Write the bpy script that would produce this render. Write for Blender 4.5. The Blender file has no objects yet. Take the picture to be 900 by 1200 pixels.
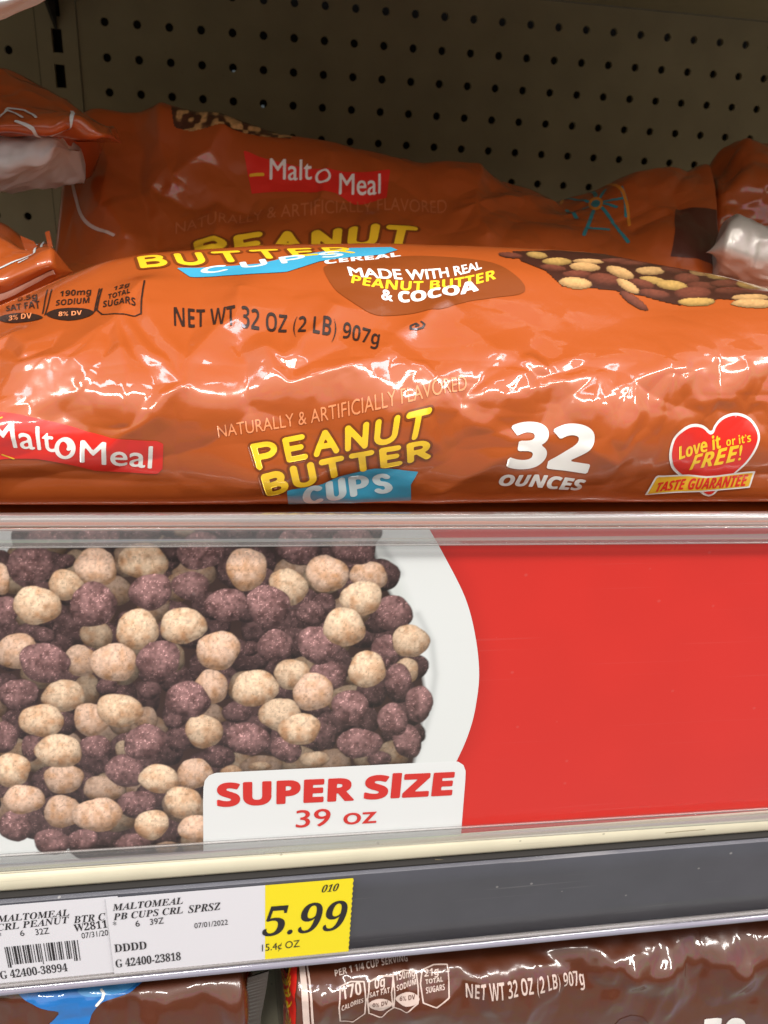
import bpy, math
import numpy as np
from mathutils import Matrix, Vector

SC = bpy.context.scene
COL = SC.collection
# ------------------------------------------------------------------ camera
CAM_F, CAM_YAW, CAM_PIT, CAM_ROL = 962.283570, 0.183336991, -0.448678709, 0.0720310868
CAM_C = np.array([-0.118171822, -0.794149324, -0.0787978375])
def _axes():
    cy, sy = math.cos(CAM_YAW), math.sin(CAM_YAW); cp, sp = math.cos(CAM_PIT), math.sin(CAM_PIT)
    cr, sr = math.cos(CAM_ROL), math.sin(CAM_ROL)
    f = np.array([sy*cp, cy*cp, sp]); r0 = np.array([cy, -sy, 0.0]); u0 = np.cross(r0, f)
    return cr*r0 + sr*u0, -sr*r0 + cr*u0, f
AR, AU, AF = _axes()
cam_data = bpy.data.cameras.new('camera'); cam = bpy.data.objects.new('camera', cam_data); COL.objects.link(cam)
cam.matrix_world = Matrix([[AR[i], AU[i], -AF[i], CAM_C[i]] for i in range(3)] + [[0, 0, 0, 1]])
cam_data.sensor_fit = 'HORIZONTAL'; cam_data.sensor_width = 36; cam_data.lens = 36*CAM_F/900
cam_data.clip_start = 0.01; cam_data.clip_end = 50
cam_data.dof.use_dof = True; cam_data.dof.focus_distance = 0.25; cam_data.dof.aperture_fstop = 40
SC.camera = cam
SC.view_settings.view_transform = 'Standard'; SC.view_settings.look = 'None'
SC.view_settings.exposure = 0.0; SC.view_settings.gamma = 1.0

# ------------------------------------------------------------------ store surroundings (light from the aisle) and lamps
W = bpy.data.worlds.new('World'); SC.world = W; W.use_nodes = True
nt = W.node_tree; nt.nodes.clear()
def N(t, typ, **kw):
    n = t.nodes.new(typ)
    for k, v in kw.items(): setattr(n, k, v)
    return n
wo = N(nt, 'ShaderNodeOutputWorld'); bg = N(nt, 'ShaderNodeBackground'); bg.inputs[1].default_value = 0.66
tc = N(nt, 'ShaderNodeTexCoord'); sx = N(nt, 'ShaderNodeSeparateXYZ'); nt.links.new(tc.outputs['Generated'], sx.inputs[0])
mp = N(nt, 'ShaderNodeMapRange'); mp.inputs['From Min'].default_value = -1; mp.inputs['From Max'].default_value = 1
nt.links.new(sx.outputs['Z'], mp.inputs['Value'])
cr = N(nt, 'ShaderNodeValToRGB'); e = cr.color_ramp.elements
e[0].position = 0.0; e[0].color = (.82, .78, .73, 1)
e[1].position = 1.0; e[1].color = (.42, .41, .39, 1)
for p_, c_ in ((.36, (.60, .57, .54, 1)), (.41, (.17, .13, .11, 1)), (.60, (.14, .11, .10, 1)), (.66, (2.0, 1.88, 1.66, 1)), (.80, (1.75, 1.65, 1.5, 1))):
    q = cr.color_ramp.elements.new(p_); q.color = c_
nt.links.new(mp.outputs[0], cr.inputs[0])
vo = N(nt, 'ShaderNodeTexVoronoi'); vo.inputs['Scale'].default_value = 7.0
nt.links.new(tc.outputs['Generated'], vo.inputs['Vector'])
mx = N(nt, 'ShaderNodeMix', data_type='RGBA', blend_type='SOFT_LIGHT'); mx.inputs[0].default_value = 0.55
nt.links.new(cr.outputs[0], mx.inputs[6]); nt.links.new(vo.outputs['Color'], mx.inputs[7])
nt.links.new(mx.outputs[2], bg.inputs[0]); nt.links.new(bg.outputs[0], wo.inputs[0])

def area(name, loc, target, sx_, sy_, power, color):
    l = bpy.data.lights.new(name, 'AREA'); l.shape = 'RECTANGLE'; l.size = sx_; l.size_y = sy_
    l.energy = power; l.color = color
    o = bpy.data.objects.new(name, l); COL.objects.link(o); o.location = loc
    o.rotation_euler = (Vector(target) - Vector(loc)).to_track_quat('-Z', 'Y').to_euler()
    return o
for x_ in (-1.75, -.58, .60, 1.78):       # two rows of ceiling fixtures over the aisle, warm and cool tubes
    area('ceiling_tube_light', (x_, -1.55, 1.75), (x_*.3, -.55, -.2), 0.98, 0.12, 26, (1.0, .96, .91))
for x_ in (-1.3, -.15, 1.05):
    area('ceiling_tube_light', (x_, -.92, 1.9), (x_*.3, -.55, -.2), 0.85, 0.14, 6.5, (.92, .88, 1.0))

# ------------------------------------------------------------------ small maths
def proj(P):
    d = P - CAM_C; z = d @ AF
    return np.stack([450 + CAM_F*(d @ AR)/z, 600 - CAM_F*(d @ AU)/z], -1)
def ray(px, py): return AF + AR*(px-450)/CAM_F + AU*(600-py)/CAM_F
def at_y(px, py, Y):
    d = ray(px, py); return CAM_C + d*(Y-CAM_C[1])/d[1]
def lin(c):
    c = np.asarray(c, float)/255.0
    return np.where(c <= .04045, c/12.92, ((c+.055)/1.055)**2.4)
def _hash(ix, iy, seed):
    h = (ix.astype(np.int64)*374761393 + iy.astype(np.int64)*668265263 + seed*974634777) & 0xffffffff
    h = ((h ^ (h >> 13))*1274126177) & 0xffffffff
    h = (h ^ (h >> 16))*2246822519 & 0xffffffff
    return ((h ^ (h >> 15)) & 0xffffff)/float(0xffffff)
def noise(x, y, seed=0):
    x = np.asarray(x, float); y = np.asarray(y, float)
    ix = np.floor(x).astype(np.int64); iy = np.floor(y).astype(np.int64); fx = x-ix; fy = y-iy
    sx_ = fx*fx*fx*(fx*(fx*6-15)+10); sy_ = fy*fy*fy*(fy*(fy*6-15)+10)
    a = _hash(ix, iy, seed); b = _hash(ix+1, iy, seed); c = _hash(ix, iy+1, seed); d = _hash(ix+1, iy+1, seed)
    return (a*(1-sx_)+b*sx_)*(1-sy_) + (c*(1-sx_)+d*sx_)*sy_
def fbm(x, y, seed=0, oct_=3):
    s = 0; a = .5
    for k in range(oct_):
        s = s + a*noise(x*2**k + 17.3*k, y*2**k + 9.1*k, seed+k); a *= .5
    return s/(1-.5**oct_)
def smooth1(a, n):
    if n < 1: return a
    k = np.hanning(2*n+3)[1:-1]; k /= k.sum()
    return np.convolve(np.pad(a, (n, n), mode='edge'), k, 'valid')
def seg_dist(X, Y, P, closed=False):
    d = np.full(X.shape, 1e9); n = len(P)
    for i in range(n if closed else n-1):
        a = P[i]; b = P[(i+1) % n]; e_ = b-a; L = e_ @ e_ + 1e-18
        t = np.clip(((X-a[0])*e_[0] + (Y-a[1])*e_[1])/L, 0, 1)
        d = np.minimum(d, np.hypot(X-a[0]-t*e_[0], Y-a[1]-t*e_[1]))
    return d
def inside(X, Y, segs):
    c = np.zeros(X.shape, bool)
    for (ax, ay), (bx, by) in segs:
        if ay == by: continue
        m = (Y < max(ay, by)) & (Y >= min(ay, by))
        c ^= m & (X < ax + (Y-ay)*(bx-ax)/(by-ay))
    return c
def catmull(P, k=8, closed=True):
    P = np.asarray(P, float); n = len(P); out = []
    for i in range(n if closed else n-1):
        g = (lambda j: P[j % n]) if closed else (lambda j: P[min(max(j, 0), n-1)])
        p0, p1, p2, p3 = g(i-1), g(i), g(i+1), g(i+2)
        for t in np.arange(k)/k:
            out.append(.5*(2*p1 + (p2-p0)*t + (2*p0-5*p1+4*p2-p3)*t*t + (3*p1-p0-3*p2+p3)*t**3))
    if not closed: out.append(P[-1])
    return np.array(out)

# ------------------------------------------------------------------ objects and meshes
def tag(o, label, cat, group=None, kind=None):
    if label: o['label'] = label
    if cat: o['category'] = cat
    if group: o['group'] = group
    if kind: o['kind'] = kind
    return o
def empty(name, loc, label=None, cat=None, group=None, kind=None):
    o = bpy.data.objects.new(name, None); COL.objects.link(o); o.location = loc; o.empty_display_size = .02
    return tag(o, label, cat, group, kind)
bpy_dirty = []
def obj(name, verts, faces, mat, parent=None, smooth=True, cols=None):
    """faces: int array (n,3) or (n,4) or list of tuples; world-space verts"""
    me = bpy.data.meshes.new(name); verts = np.asarray(verts, np.float32)
    if isinstance(faces, np.ndarray):
        n, k = faces.shape
        me.vertices.add(len(verts)); me.vertices.foreach_set('co', verts.ravel())
        me.loops.add(n*k); me.loops.foreach_set('vertex_index', faces.astype(np.int32).ravel())
        me.polygons.add(n); me.polygons.foreach_set('loop_start', np.arange(0, n*k, k, dtype=np.int32))
        me.update(calc_edges=True); me.validate()
    else:
        me.from_pydata(verts.tolist(), [], [tuple(f) for f in faces]); me.update()
    if smooth: me.polygons.foreach_set('use_smooth', np.ones(len(me.polygons), bool))
    if cols is not None:
        a = me.color_attributes.new('print', 'FLOAT_COLOR', 'POINT')
        a.data.foreach_set('color', np.concatenate([cols, np.ones((len(cols), 1))], 1).astype(np.float32).ravel())
    for m in (mat if isinstance(mat, (list, tuple)) else [mat]): me.materials.append(m)
    o = bpy.data.objects.new(name, me); COL.objects.link(o)
    if parent is not None:
        o.parent = parent
        o.matrix_parent_inverse = Matrix.Translation(-Vector(parent_world(parent)))
    return o
def parent_world(p):
    v = Vector(p.location)
    return v
class MB:
    def __init__(s): s.v = []; s.f = []
    def box(s, x0, x1, y0, y1, z0, z1):
        b = len(s.v)
        s.v += [(x, y, z) for x in (x0, x1) for y in (y0, y1) for z in (z0, z1)]
        s.f += [tuple(b+i for i in q) for q in ((0, 1, 3, 2), (4, 6, 7, 5), (0, 4, 5, 1), (2, 3, 7, 6), (0, 2, 6, 4), (1, 5, 7, 3))]
    def quad(s, *p):
        b = len(s.v); s.v += [tuple(q) for q in p]; s.f.append(tuple(range(b, b+len(p))))
    def extrude(s, prof, xs, zfun=None):
        """closed (y,z) profile swept along the stations xs"""
        b = len(s.v); n = len(prof)
        for x in xs:
            for (y, z) in prof: s.v.append((x, y, zfun(x, z) if zfun else z))
        for i in range(len(xs)-1):
            for j in range(n):
                k = (j+1) % n
                s.f.append((b+i*n+j, b+i*n+k, b+(i+1)*n+k, b+(i+1)*n+j))
        s.f.append(tuple(b+j for j in range(n))[::-1]); s.f.append(tuple(b+(len(xs)-1)*n+j for j in range(n)))
    def build(s, name, mat, parent=None, smooth=False): return obj(name, s.v, s.f, mat, parent, smooth)
def thick_line(pts, t):
    """closed outline of an open polyline given a thickness"""
    P = np.asarray(pts, float); T = np.gradient(P, axis=0); T /= np.linalg.norm(T, axis=1)[:, None]+1e-12
    n = np.stack([-T[:, 1], T[:, 0]], 1)
    return [tuple(p) for p in P + n*t/2] + [tuple(p) for p in (P - n*t/2)[::-1]]

# ------------------------------------------------------------------ materials
def mat(name, color=(.5, .5, .5), rough=.5, coat=0.0, coat_rough=.06, bump=0.0, bump_scale=300, attr=False, spec=.5,
        mottle=0.0, mottle_scale=40, metal=0.0, gloss_var=0.0, dust=0.0, dust_col=(.6, .58, .55)):
    m = bpy.data.materials.new(name); m.use_nodes = True; t = m.node_tree; b = t.nodes['Principled BSDF']
    b.inputs['Roughness'].default_value = rough; b.inputs['Coat Weight'].default_value = coat
    b.inputs['Coat Roughness'].default_value = coat_rough; b.inputs['Metallic'].default_value = metal
    b.inputs['Specular IOR Level'].default_value = spec
    src = None
    if attr:
        a = N(t, 'ShaderNodeAttribute'); a.attribute_name = 'print'; src = a.outputs['Color']
    else:
        c = N(t, 'ShaderNodeRGB'); c.outputs[0].default_value = (*color, 1); src = c.outputs[0]
    tc_ = N(t, 'ShaderNodeTexCoord')
    if mottle > 0:
        nz = N(t, 'ShaderNodeTexNoise'); nz.inputs['Scale'].default_value = mottle_scale; nz.inputs['Detail'].default_value = 5
        t.links.new(tc_.outputs['Object'], nz.inputs['Vector'])
        mr = N(t, 'ShaderNodeMapRange'); mr.inputs['From Min'].default_value = .3; mr.inputs['From Max'].default_value = .7
        mr.inputs['To Min'].default_value = 1-mottle; mr.inputs['To Max'].default_value = 1+mottle
        t.links.new(nz.outputs[0], mr.inputs['Value'])
        ml = N(t, 'ShaderNodeMix', data_type='RGBA', blend_type='MULTIPLY'); ml.inputs[0].default_value = 1
        t.links.new(src, ml.inputs[6]); t.links.new(mr.outputs[0], ml.inputs[7]); src = ml.outputs[2]
    if dust > 0:        # sparse dust specks plus faint lengthwise scratches
        vz = N(t, 'ShaderNodeTexVoronoi'); vz.inputs['Scale'].default_value = 150; t.links.new(tc_.outputs['Object'], vz.inputs['Vector'])
        lt = N(t, 'ShaderNodeMath', operation='LESS_THAN'); lt.inputs[1].default_value = .085; t.links.new(vz.outputs['Distance'], lt.inputs[0])
        sp_ = N(t, 'ShaderNodeSeparateColor'); t.links.new(vz.outputs['Color'], sp_.inputs[0])
        gt = N(t, 'ShaderNodeMath', operation='GREATER_THAN'); gt.inputs[1].default_value = .72; t.links.new(sp_.outputs[0], gt.inputs[0])
        mm = N(t, 'ShaderNodeMath', operation='MULTIPLY'); t.links.new(lt.outputs[0], mm.inputs[0]); t.links.new(gt.outputs[0], mm.inputs[1])
        mpn = N(t, 'ShaderNodeMapping'); mpn.inputs['Scale'].default_value = (14, 1, 900); mpn.inputs['Rotation'].default_value = (0, .09, 0)
        t.links.new(tc_.outputs['Object'], mpn.inputs['Vector'])
        sn = N(t, 'ShaderNodeTexNoise'); sn.inputs['Scale'].default_value = 1; sn.inputs['Detail'].default_value = 1; t.links.new(mpn.outputs[0], sn.inputs['Vector'])
        sr = N(t, 'ShaderNodeMapRange'); sr.inputs['From Min'].default_value = .70; sr.inputs['From Max'].default_value = .76; sr.inputs['To Max'].default_value = .45
        t.links.new(sn.outputs[0], sr.inputs['Value'])
        mxx = N(t, 'ShaderNodeMath', operation='MAXIMUM'); t.links.new(mm.outputs[0], mxx.inputs[0]); t.links.new(sr.outputs[0], mxx.inputs[1])
        mf = N(t, 'ShaderNodeMath', operation='MULTIPLY'); mf.inputs[1].default_value = dust; t.links.new(mxx.outputs[0], mf.inputs[0])
        md = N(t, 'ShaderNodeMix', data_type='RGBA'); md.inputs[7].default_value = (*dust_col, 1)
        t.links.new(mf.outputs[0], md.inputs[0]); t.links.new(src, md.inputs[6]); src = md.outputs[2]
    t.links.new(src, b.inputs['Base Color'])
    if gloss_var > 0:
        gz = N(t, 'ShaderNodeTexNoise'); gz.inputs['Scale'].default_value = 70; gz.inputs['Detail'].default_value = 4
        t.links.new(tc_.outputs['Object'], gz.inputs['Vector'])
        gr = N(t, 'ShaderNodeMapRange'); gr.inputs['From Min'].default_value = .40; gr.inputs['From Max'].default_value = .68
        gr.inputs['To Min'].default_value = coat_rough; gr.inputs['To Max'].default_value = coat_rough+gloss_var
        t.links.new(gz.outputs[0], gr.inputs['Value']); t.links.new(gr.outputs[0], b.inputs['Coat Roughness'])
    if bump > 0:
        nz = N(t, 'ShaderNodeTexNoise'); nz.inputs['Scale'].default_value = bump_scale; nz.inputs['Detail'].default_value = 5
        t.links.new(tc_.outputs['Object'], nz.inputs['Vector'])
        bp = N(t, 'ShaderNodeBump'); bp.inputs['Strength'].default_value = bump; bp.inputs['Distance'].default_value = .001
        t.links.new(nz.outputs[0], bp.inputs['Height'])
        t.links.new(bp.outputs[0], b.inputs['Normal']); t.links.new(bp.outputs[0], b.inputs['Coat Normal'])
    return m
def clear(name, haze=.1, rough=.08, tint=(.95, .95, .95), gloss=1.0, hazecol=(.8, .8, .8)):
    m = bpy.data.materials.new(name); m.use_nodes = True; t = m.node_tree; t.nodes.clear()
    o = N(t, 'ShaderNodeOutputMaterial'); tr = N(t, 'ShaderNodeBsdfTransparent'); tr.inputs[0].default_value = (*tint, 1)
    df = N(t, 'ShaderNodeBsdfDiffuse'); df.inputs[0].default_value = (*hazecol, 1)
    gl = N(t, 'ShaderNodeBsdfGlossy'); gl.inputs['Roughness'].default_value = rough
    m1 = N(t, 'ShaderNodeMixShader'); m1.inputs[0].default_value = haze
    t.links.new(tr.outputs[0], m1.inputs[1]); t.links.new(df.outputs[0], m1.inputs[2])
    fr = N(t, 'ShaderNodeFresnel'); fr.inputs[0].default_value = 1.5
    mu = N(t, 'ShaderNodeMath', operation='MULTIPLY'); mu.inputs[1].default_value = gloss; t.links.new(fr.outputs[0], mu.inputs[0])
    m2 = N(t, 'ShaderNodeMixShader'); t.links.new(mu.outputs[0], m2.inputs[0])
    t.links.new(m1.outputs[0], m2.inputs[1]); t.links.new(gl.outputs[0], m2.inputs[2]); t.links.new(m2.outputs[0], o.inputs[0])
    return m
def film(name, rgb, **kw):
    a = dict(rough=.42, coat=1.0, coat_rough=.025, bump=.16, bump_scale=75, spec=.35, gloss_var=.16); a.update(kw)
    return mat(name, tuple(lin(rgb)), **a)
M = dict(
    orange=film('orange_film', (164, 77, 26)), brown=film('brown_film', (80, 38, 19)),
    yellow=film('yellow_ink', (240, 196, 40)), outline=film('dark_outline_ink', (120, 58, 18)), blue=film('blue_ink', (60, 160, 195)),
    paleblue=film('pale_ink', (205, 225, 228)), white=film('white_ink', (232, 230, 224)), red=film('red_ink', (214, 40, 30)),
    black=film('black_ink', (42, 24, 18)), faint=film('faint_orange_ink', (222, 140, 92)), gold=film('gold_ink', (226, 176, 40)),
    patch=film('brown_ink', (128, 62, 20)), teal=film('teal_ink', (40, 130, 140)), ochre=film('ochre_ink', (205, 130, 40)),
    choc=film('chocolate_ink', (74, 34, 24)), nuts=film('printed_photo_ink', (0, 0, 0), attr=True),
    dimfaint=film('low_contrast_ink', (186, 104, 60)), dimwhite=film('pale_print_ink', (196, 176, 166)), cobalt=film('cobalt_ink', (30, 105, 175)), sky=film('light_blue_ink', (70, 140, 195)),
    silver=mat('silver_liner', tuple(lin((190, 186, 178))), rough=.35, metal=.35, bump=.2, bump_scale=90),
    liner=mat('white_liner', tuple(lin((196, 206, 206))), rough=.35, bump=.15, bump_scale=90),
    card=mat('sign_print', rough=.40, attr=True, spec=.35, coat=.45, coat_rough=.22, dust=.05), cardwhite=mat('white_card', tuple(lin((226, 230, 230))), rough=.4),
    signred=mat('red_sign_ink', tuple(lin((206, 48, 42))), rough=.4), edge=mat('card_edge', tuple(lin((200, 198, 190))), rough=.7),
    peg=mat('painted_hardboard', tuple(lin((150, 140, 112))), rough=.62, bump=.12, bump_scale=220, mottle=.10, mottle_scale=22, dust=.35, dust_col=(.10, .09, .07)),
    steel=mat('painted_upright_steel', tuple(lin((150, 140, 112))), rough=.5, mottle=.05, mottle_scale=60),
    dark=mat('dark_backing', (.012, .010, .008), rough=.9),
    cream=mat('cream_enamel', tuple(lin((222, 216, 190))), rough=.32, mottle=.05, mottle_scale=70, bump=.03, dust=.5, dust_col=(.25, .22, .16)),
    channel=mat('grey_price_rail', tuple(lin((70, 71, 78))), rough=.40, mottle=.07, mottle_scale=60, bump=.02, dust=.28, coat=.3, coat_rough=.25),
    tagw=mat('tag_paper', tuple(lin((222, 222, 228))), rough=.42), tagy=mat('yellow_tag_paper', tuple(lin((240, 222, 20))), rough=.42),
    ink=mat('tag_ink', tuple(lin((34, 31, 34))), rough=.6),
    rim=mat('pale_rail_rim', tuple(lin((128, 126, 140))), rough=.15, coat=1),
    gap=mat('gap_shade_bracket_black', (.02, .018, .016), rough=.8), fin=film('dark_sealed_film', (40, 26, 20)), scuff=mat('grime', tuple(lin((140, 126, 96))), rough=.8),
    clear=clear('clear_plastic', haze=.05, rough=.12, gloss=.6), rimclear=clear('clear_rolled_rim', haze=.30, rough=.22, hazecol=(.42, .39, .37), gloss=.55),
)

# ------------------------------------------------------------------ signed shapes -> fine meshes
def march(X, Y, F):
    """triangles of the region F<0 on a regular grid, returns verts2d, tris"""
    ny, nx = F.shape; idx = np.arange(ny*nx).reshape(ny, nx); f = F.ravel(); P = np.stack([X.ravel(), Y.ravel()], 1)
    a, b, c, d = idx[:-1, :-1].ravel(), idx[:-1, 1:].ravel(), idx[1:, 1:].ravel(), idx[1:, :-1].ravel()
    T = np.concatenate([np.stack([a, b, c], 1), np.stack([a, c, d], 1)])
    ins = f[T] < 0; n = ins.sum(1); nn = ny*nx
    tris = [T[n == 3]*(nn+1)]                       # key i*(nn+1)+0 -> vertex i encoded as pair (i,i)
    tris = [np.stack([T[n == 3][:, k]*nn + T[n == 3][:, k] for k in range(3)], 1)]
    def ek(i, j): return np.minimum(i, j)*nn + np.maximum(i, j)
    for cnt in (1, 2):
        S = T[n == cnt]; I = ins[n == cnt]
        if not len(S): continue
        k = np.argmax(I if cnt == 1 else ~I, 1); r = np.arange(len(S))
        p, q, s = S[r, k], S[r, (k+1) % 3], S[r, (k+2) % 3]
        if cnt == 1: tris.append(np.stack([p*nn+p, ek(p, q), ek(p, s)], 1))
        else:
            tris.append(np.stack([ek(p, q), q*nn+q, s*nn+s], 1)); tris.append(np.stack([ek(p, q), s*nn+s, ek(p, s)], 1))
    K = np.concatenate(tris)
    if not len(K): return np.zeros((0, 2)), np.zeros((0, 3), int)
    u, inv = np.unique(K.ravel(), return_inverse=True); i, j = u//nn, u % nn
    fi, fj = f[i], f[j]; t = np.where(i == j, 0, fi/np.where(fi == fj, 1, fi-fj))
    return P[i] + (P[j]-P[i])*t[:, None], inv.reshape(-1, 3)
def grid2(lo, hi, cell):
    xs = np.arange(lo[0], hi[0]+cell, cell); ys = np.arange(lo[1], hi[1]+cell, cell)
    return np.meshgrid(xs, ys)
def sdf_poly(P, cell, grow=0.0):
    P = np.asarray(P, float); X, Y = grid2(P.min(0)-grow-2*cell, P.max(0)+grow+2*cell, cell)
    d = seg_dist(X, Y, P, True); s = inside(X, Y, [(P[i], P[(i+1) % len(P)]) for i in range(len(P))])
    return march(X, Y, np.where(s, -d, d)-grow)
def sdf_strokes(lines, r, cell):
    A = np.concatenate([np.asarray(l, float) for l in lines]); X, Y = grid2(A.min(0)-r-2*cell, A.max(0)+r+2*cell, cell)
    d = np.full(X.shape, 1e9)
    for l in lines: d = np.minimum(d, seg_dist(X, Y, np.asarray(l, float)))
    return march(X, Y, d-r)
# fonts: mathematical alphabets give bold, serif and italic cuts of the built-in font
def style(s, kind):
    if not kind: return s
    up, dg = dict(bold=(0x1D5D4, 0x1D7EC), boldit=(0x1D63C, 0x1D7EC), serif=(0x1D400, 0x1D7CE), serifit=(0x1D468, 0x1D7CE))[kind]
    o = ''
    for ch in s:
        if ch == 'I' and kind in ('bold', 'boldit'): o += chr(up+26+ord('l')-97)
        elif 'A' <= ch <= 'Z': o += chr(up+ord(ch)-65)
        elif 'a' <= ch <= 'z': o += chr(up+26+ord(ch)-97)
        elif ch.isdigit(): o += chr(dg+ord(ch)-48)
        else: o += ch
    return o
_font_cache = {}
def text_mesh(s, kind=None, res=4):
    """flat text: verts (m,2) and faces, scaled so the box is x 0..1 and capitals' height is y 0..1"""
    key = (s, kind)
    if key in _font_cache: return _font_cache[key]
    c = bpy.data.curves.new('lettering', 'FONT'); c.body = style(s, kind); c.size = 1; c.resolution_u = res
    o = bpy.data.objects.new('lettering', c); COL.objects.link(o); bpy.context.view_layer.update()
    me = bpy.data.meshes.new_from_object(o.evaluated_get(bpy.context.evaluated_depsgraph_get()))
    v = np.array([w.co[:2] for w in me.vertices]); f = [tuple(p.vertices) for p in me.polygons]
    bpy.data.objects.remove(o); bpy.data.curves.remove(c); bpy.data.meshes.remove(me)
    h = .72 if kind else cap_default
    x0, x1 = v[:, 0].min(), v[:, 0].max()
    out = ((v - [x0, 0])/[x1-x0, h], f, (x1-x0)/h)     # width/height aspect too
    _font_cache[key] = out
    return out
cap_default = .72
_t = text_mesh('H'); cap_default = .72*_t[0][:, 1].max(); _font_cache.clear()
_caps = {}
for _k in ('bold', 'boldit', 'serif', 'serifit'):
    _caps[_k] = text_mesh('H', _k)[0][:, 1].max()
_font_cache.clear()
def text2d(s, kind=None):
    v, f, a = text_mesh(s, kind); k = _caps.get(kind, 1.0)
    return v/[1, k], f, a*k
def text_sdf(s, kind, width, height, grow=0.0, cells=20, shear=0.0):
    """text fitted to width x height (metres) with the strokes fattened by grow (metres)"""
    v, f, a = text2d(s, kind); v = v*[width, height]; v = v + np.stack([v[:, 1]*shear, 0*v[:, 1]], 1)
    cnt = {}
    for p in f:
        for i in range(len(p)):
            q = (p[i], p[(i+1) % len(p)]); k = (min(q), max(q)); cnt[k] = cnt.get(k, 0)+1
    segs = [(v[i], v[j]) for (i, j), n in cnt.items() if n == 1]
    cell = min(height/cells, width/(max(2, len(s))*10)); X, Y = grid2(v.min(0)-grow-2*cell, v.max(0)+grow+2*cell, cell)
    d = np.full(X.shape, 1e9); ins = np.zeros(X.shape, bool)
    xs = X[0]
    for A, B in segs:                                # work only near each segment
        i0 = np.searchsorted(xs, min(A[0], B[0])-grow-4*cell); i1 = np.searchsorted(xs, max(A[0], B[0])+grow+4*cell)
        e_ = B-A; L = e_ @ e_ + 1e-18; Xs, Ys = X[:, i0:i1], Y[:, i0:i1]
        t = np.clip(((Xs-A[0])*e_[0] + (Ys-A[1])*e_[1])/L, 0, 1)
        d[:, i0:i1] = np.minimum(d[:, i0:i1], np.hypot(Xs-A[0]-t*e_[0], Ys-A[1]-t*e_[1]))
        if A[1] != B[1]:
            rows_ = (Y[:, 0] < max(A[1], B[1])) & (Y[:, 0] >= min(A[1], B[1]))
            xc = A[0] + (Y[:, 0]-A[1])*(B[0]-A[0])/(B[1]-A[1])
            ins ^= rows_[:, None] & (X < xc[:, None])
    d = np.minimum(d, 10*cell+grow)
    V, T = march(X, Y, np.where(ins, -d, d)-grow)
    return V/[width, height], T                       # back in 0..1 units
def arc(cx, cy, rx, ry, a0, a1, n=10):
    t = np.radians(np.linspace(a0, a1, n)); return [(cx+rx*math.cos(q), cy+ry*math.sin(q)) for q in t]
ROUND = {  # rounded bubble capitals as strokes in a box of height 1
    'P': ([[(0, 0), (0, 1)], [(0, 1), (.33, 1)] + arc(.33, .72, .28, .28, 90, -90) + [(0, .44)]], .62),
    'E': ([[(.52, 1), (0, 1), (0, 0), (.54, 0)], [(0, .52), (.44, .52)]], .54),
    'A': ([[(0, 0), (.34, 1), (.68, 0)], [(.13, .33), (.55, .33)]], .68),
    'N': ([[(0, 0), (0, 1), (.58, 0), (.58, 1)]], .58),
    'U': ([[(0, 1), (0, .32)] + arc(.3, .3, .3, .3, 180, 360) + [(.6, 1)]], .60),
    'T': ([[(0, 1), (.64, 1)], [(.32, 1), (.32, 0)]], .64),
    'B': ([[(0, 0), (0, 1), (.3, 1)] + arc(.3, .77, .22, .23, 90, -90) + [(0, .54)], [(.3, .54)] + arc(.32, .27, .26, .27, 90, -90) + [(0, 0)]], .58),
    'R': ([[(0, 0), (0, 1), (.33, 1)] + arc(.33, .74, .25, .26, 90, -90) + [(0, .48)], [(.28, .48), (.6, 0)]], .60),
    'C': ([arc(.36, .5, .36, .5, 50, 310, 16)], .60),
    'S': ([arc(.28, .75, .27, .25, 35, 250, 10) + arc(.28, .25, .28, .25, 70, -145, 10)], .56),
}
def round_word(word, gap=.36):
    lines = []; x = 0
    for ch in word:
        ls, w = ROUND[ch]
        for l in ls: lines.append([(x+px, py) for px, py in l])
        x += w+gap
    return lines, x-gap
def bil(Q, st):
    """quad Q = (bottom-left, bottom-right, top-left, top-right) points, st in 0..1"""
    s = st[:, :1]; t = st[:, 1:]
    return Q[0]*(1-s)*(1-t) + Q[1]*s*(1-t) + Q[2]*(1-s)*t + Q[3]*s*t

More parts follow.
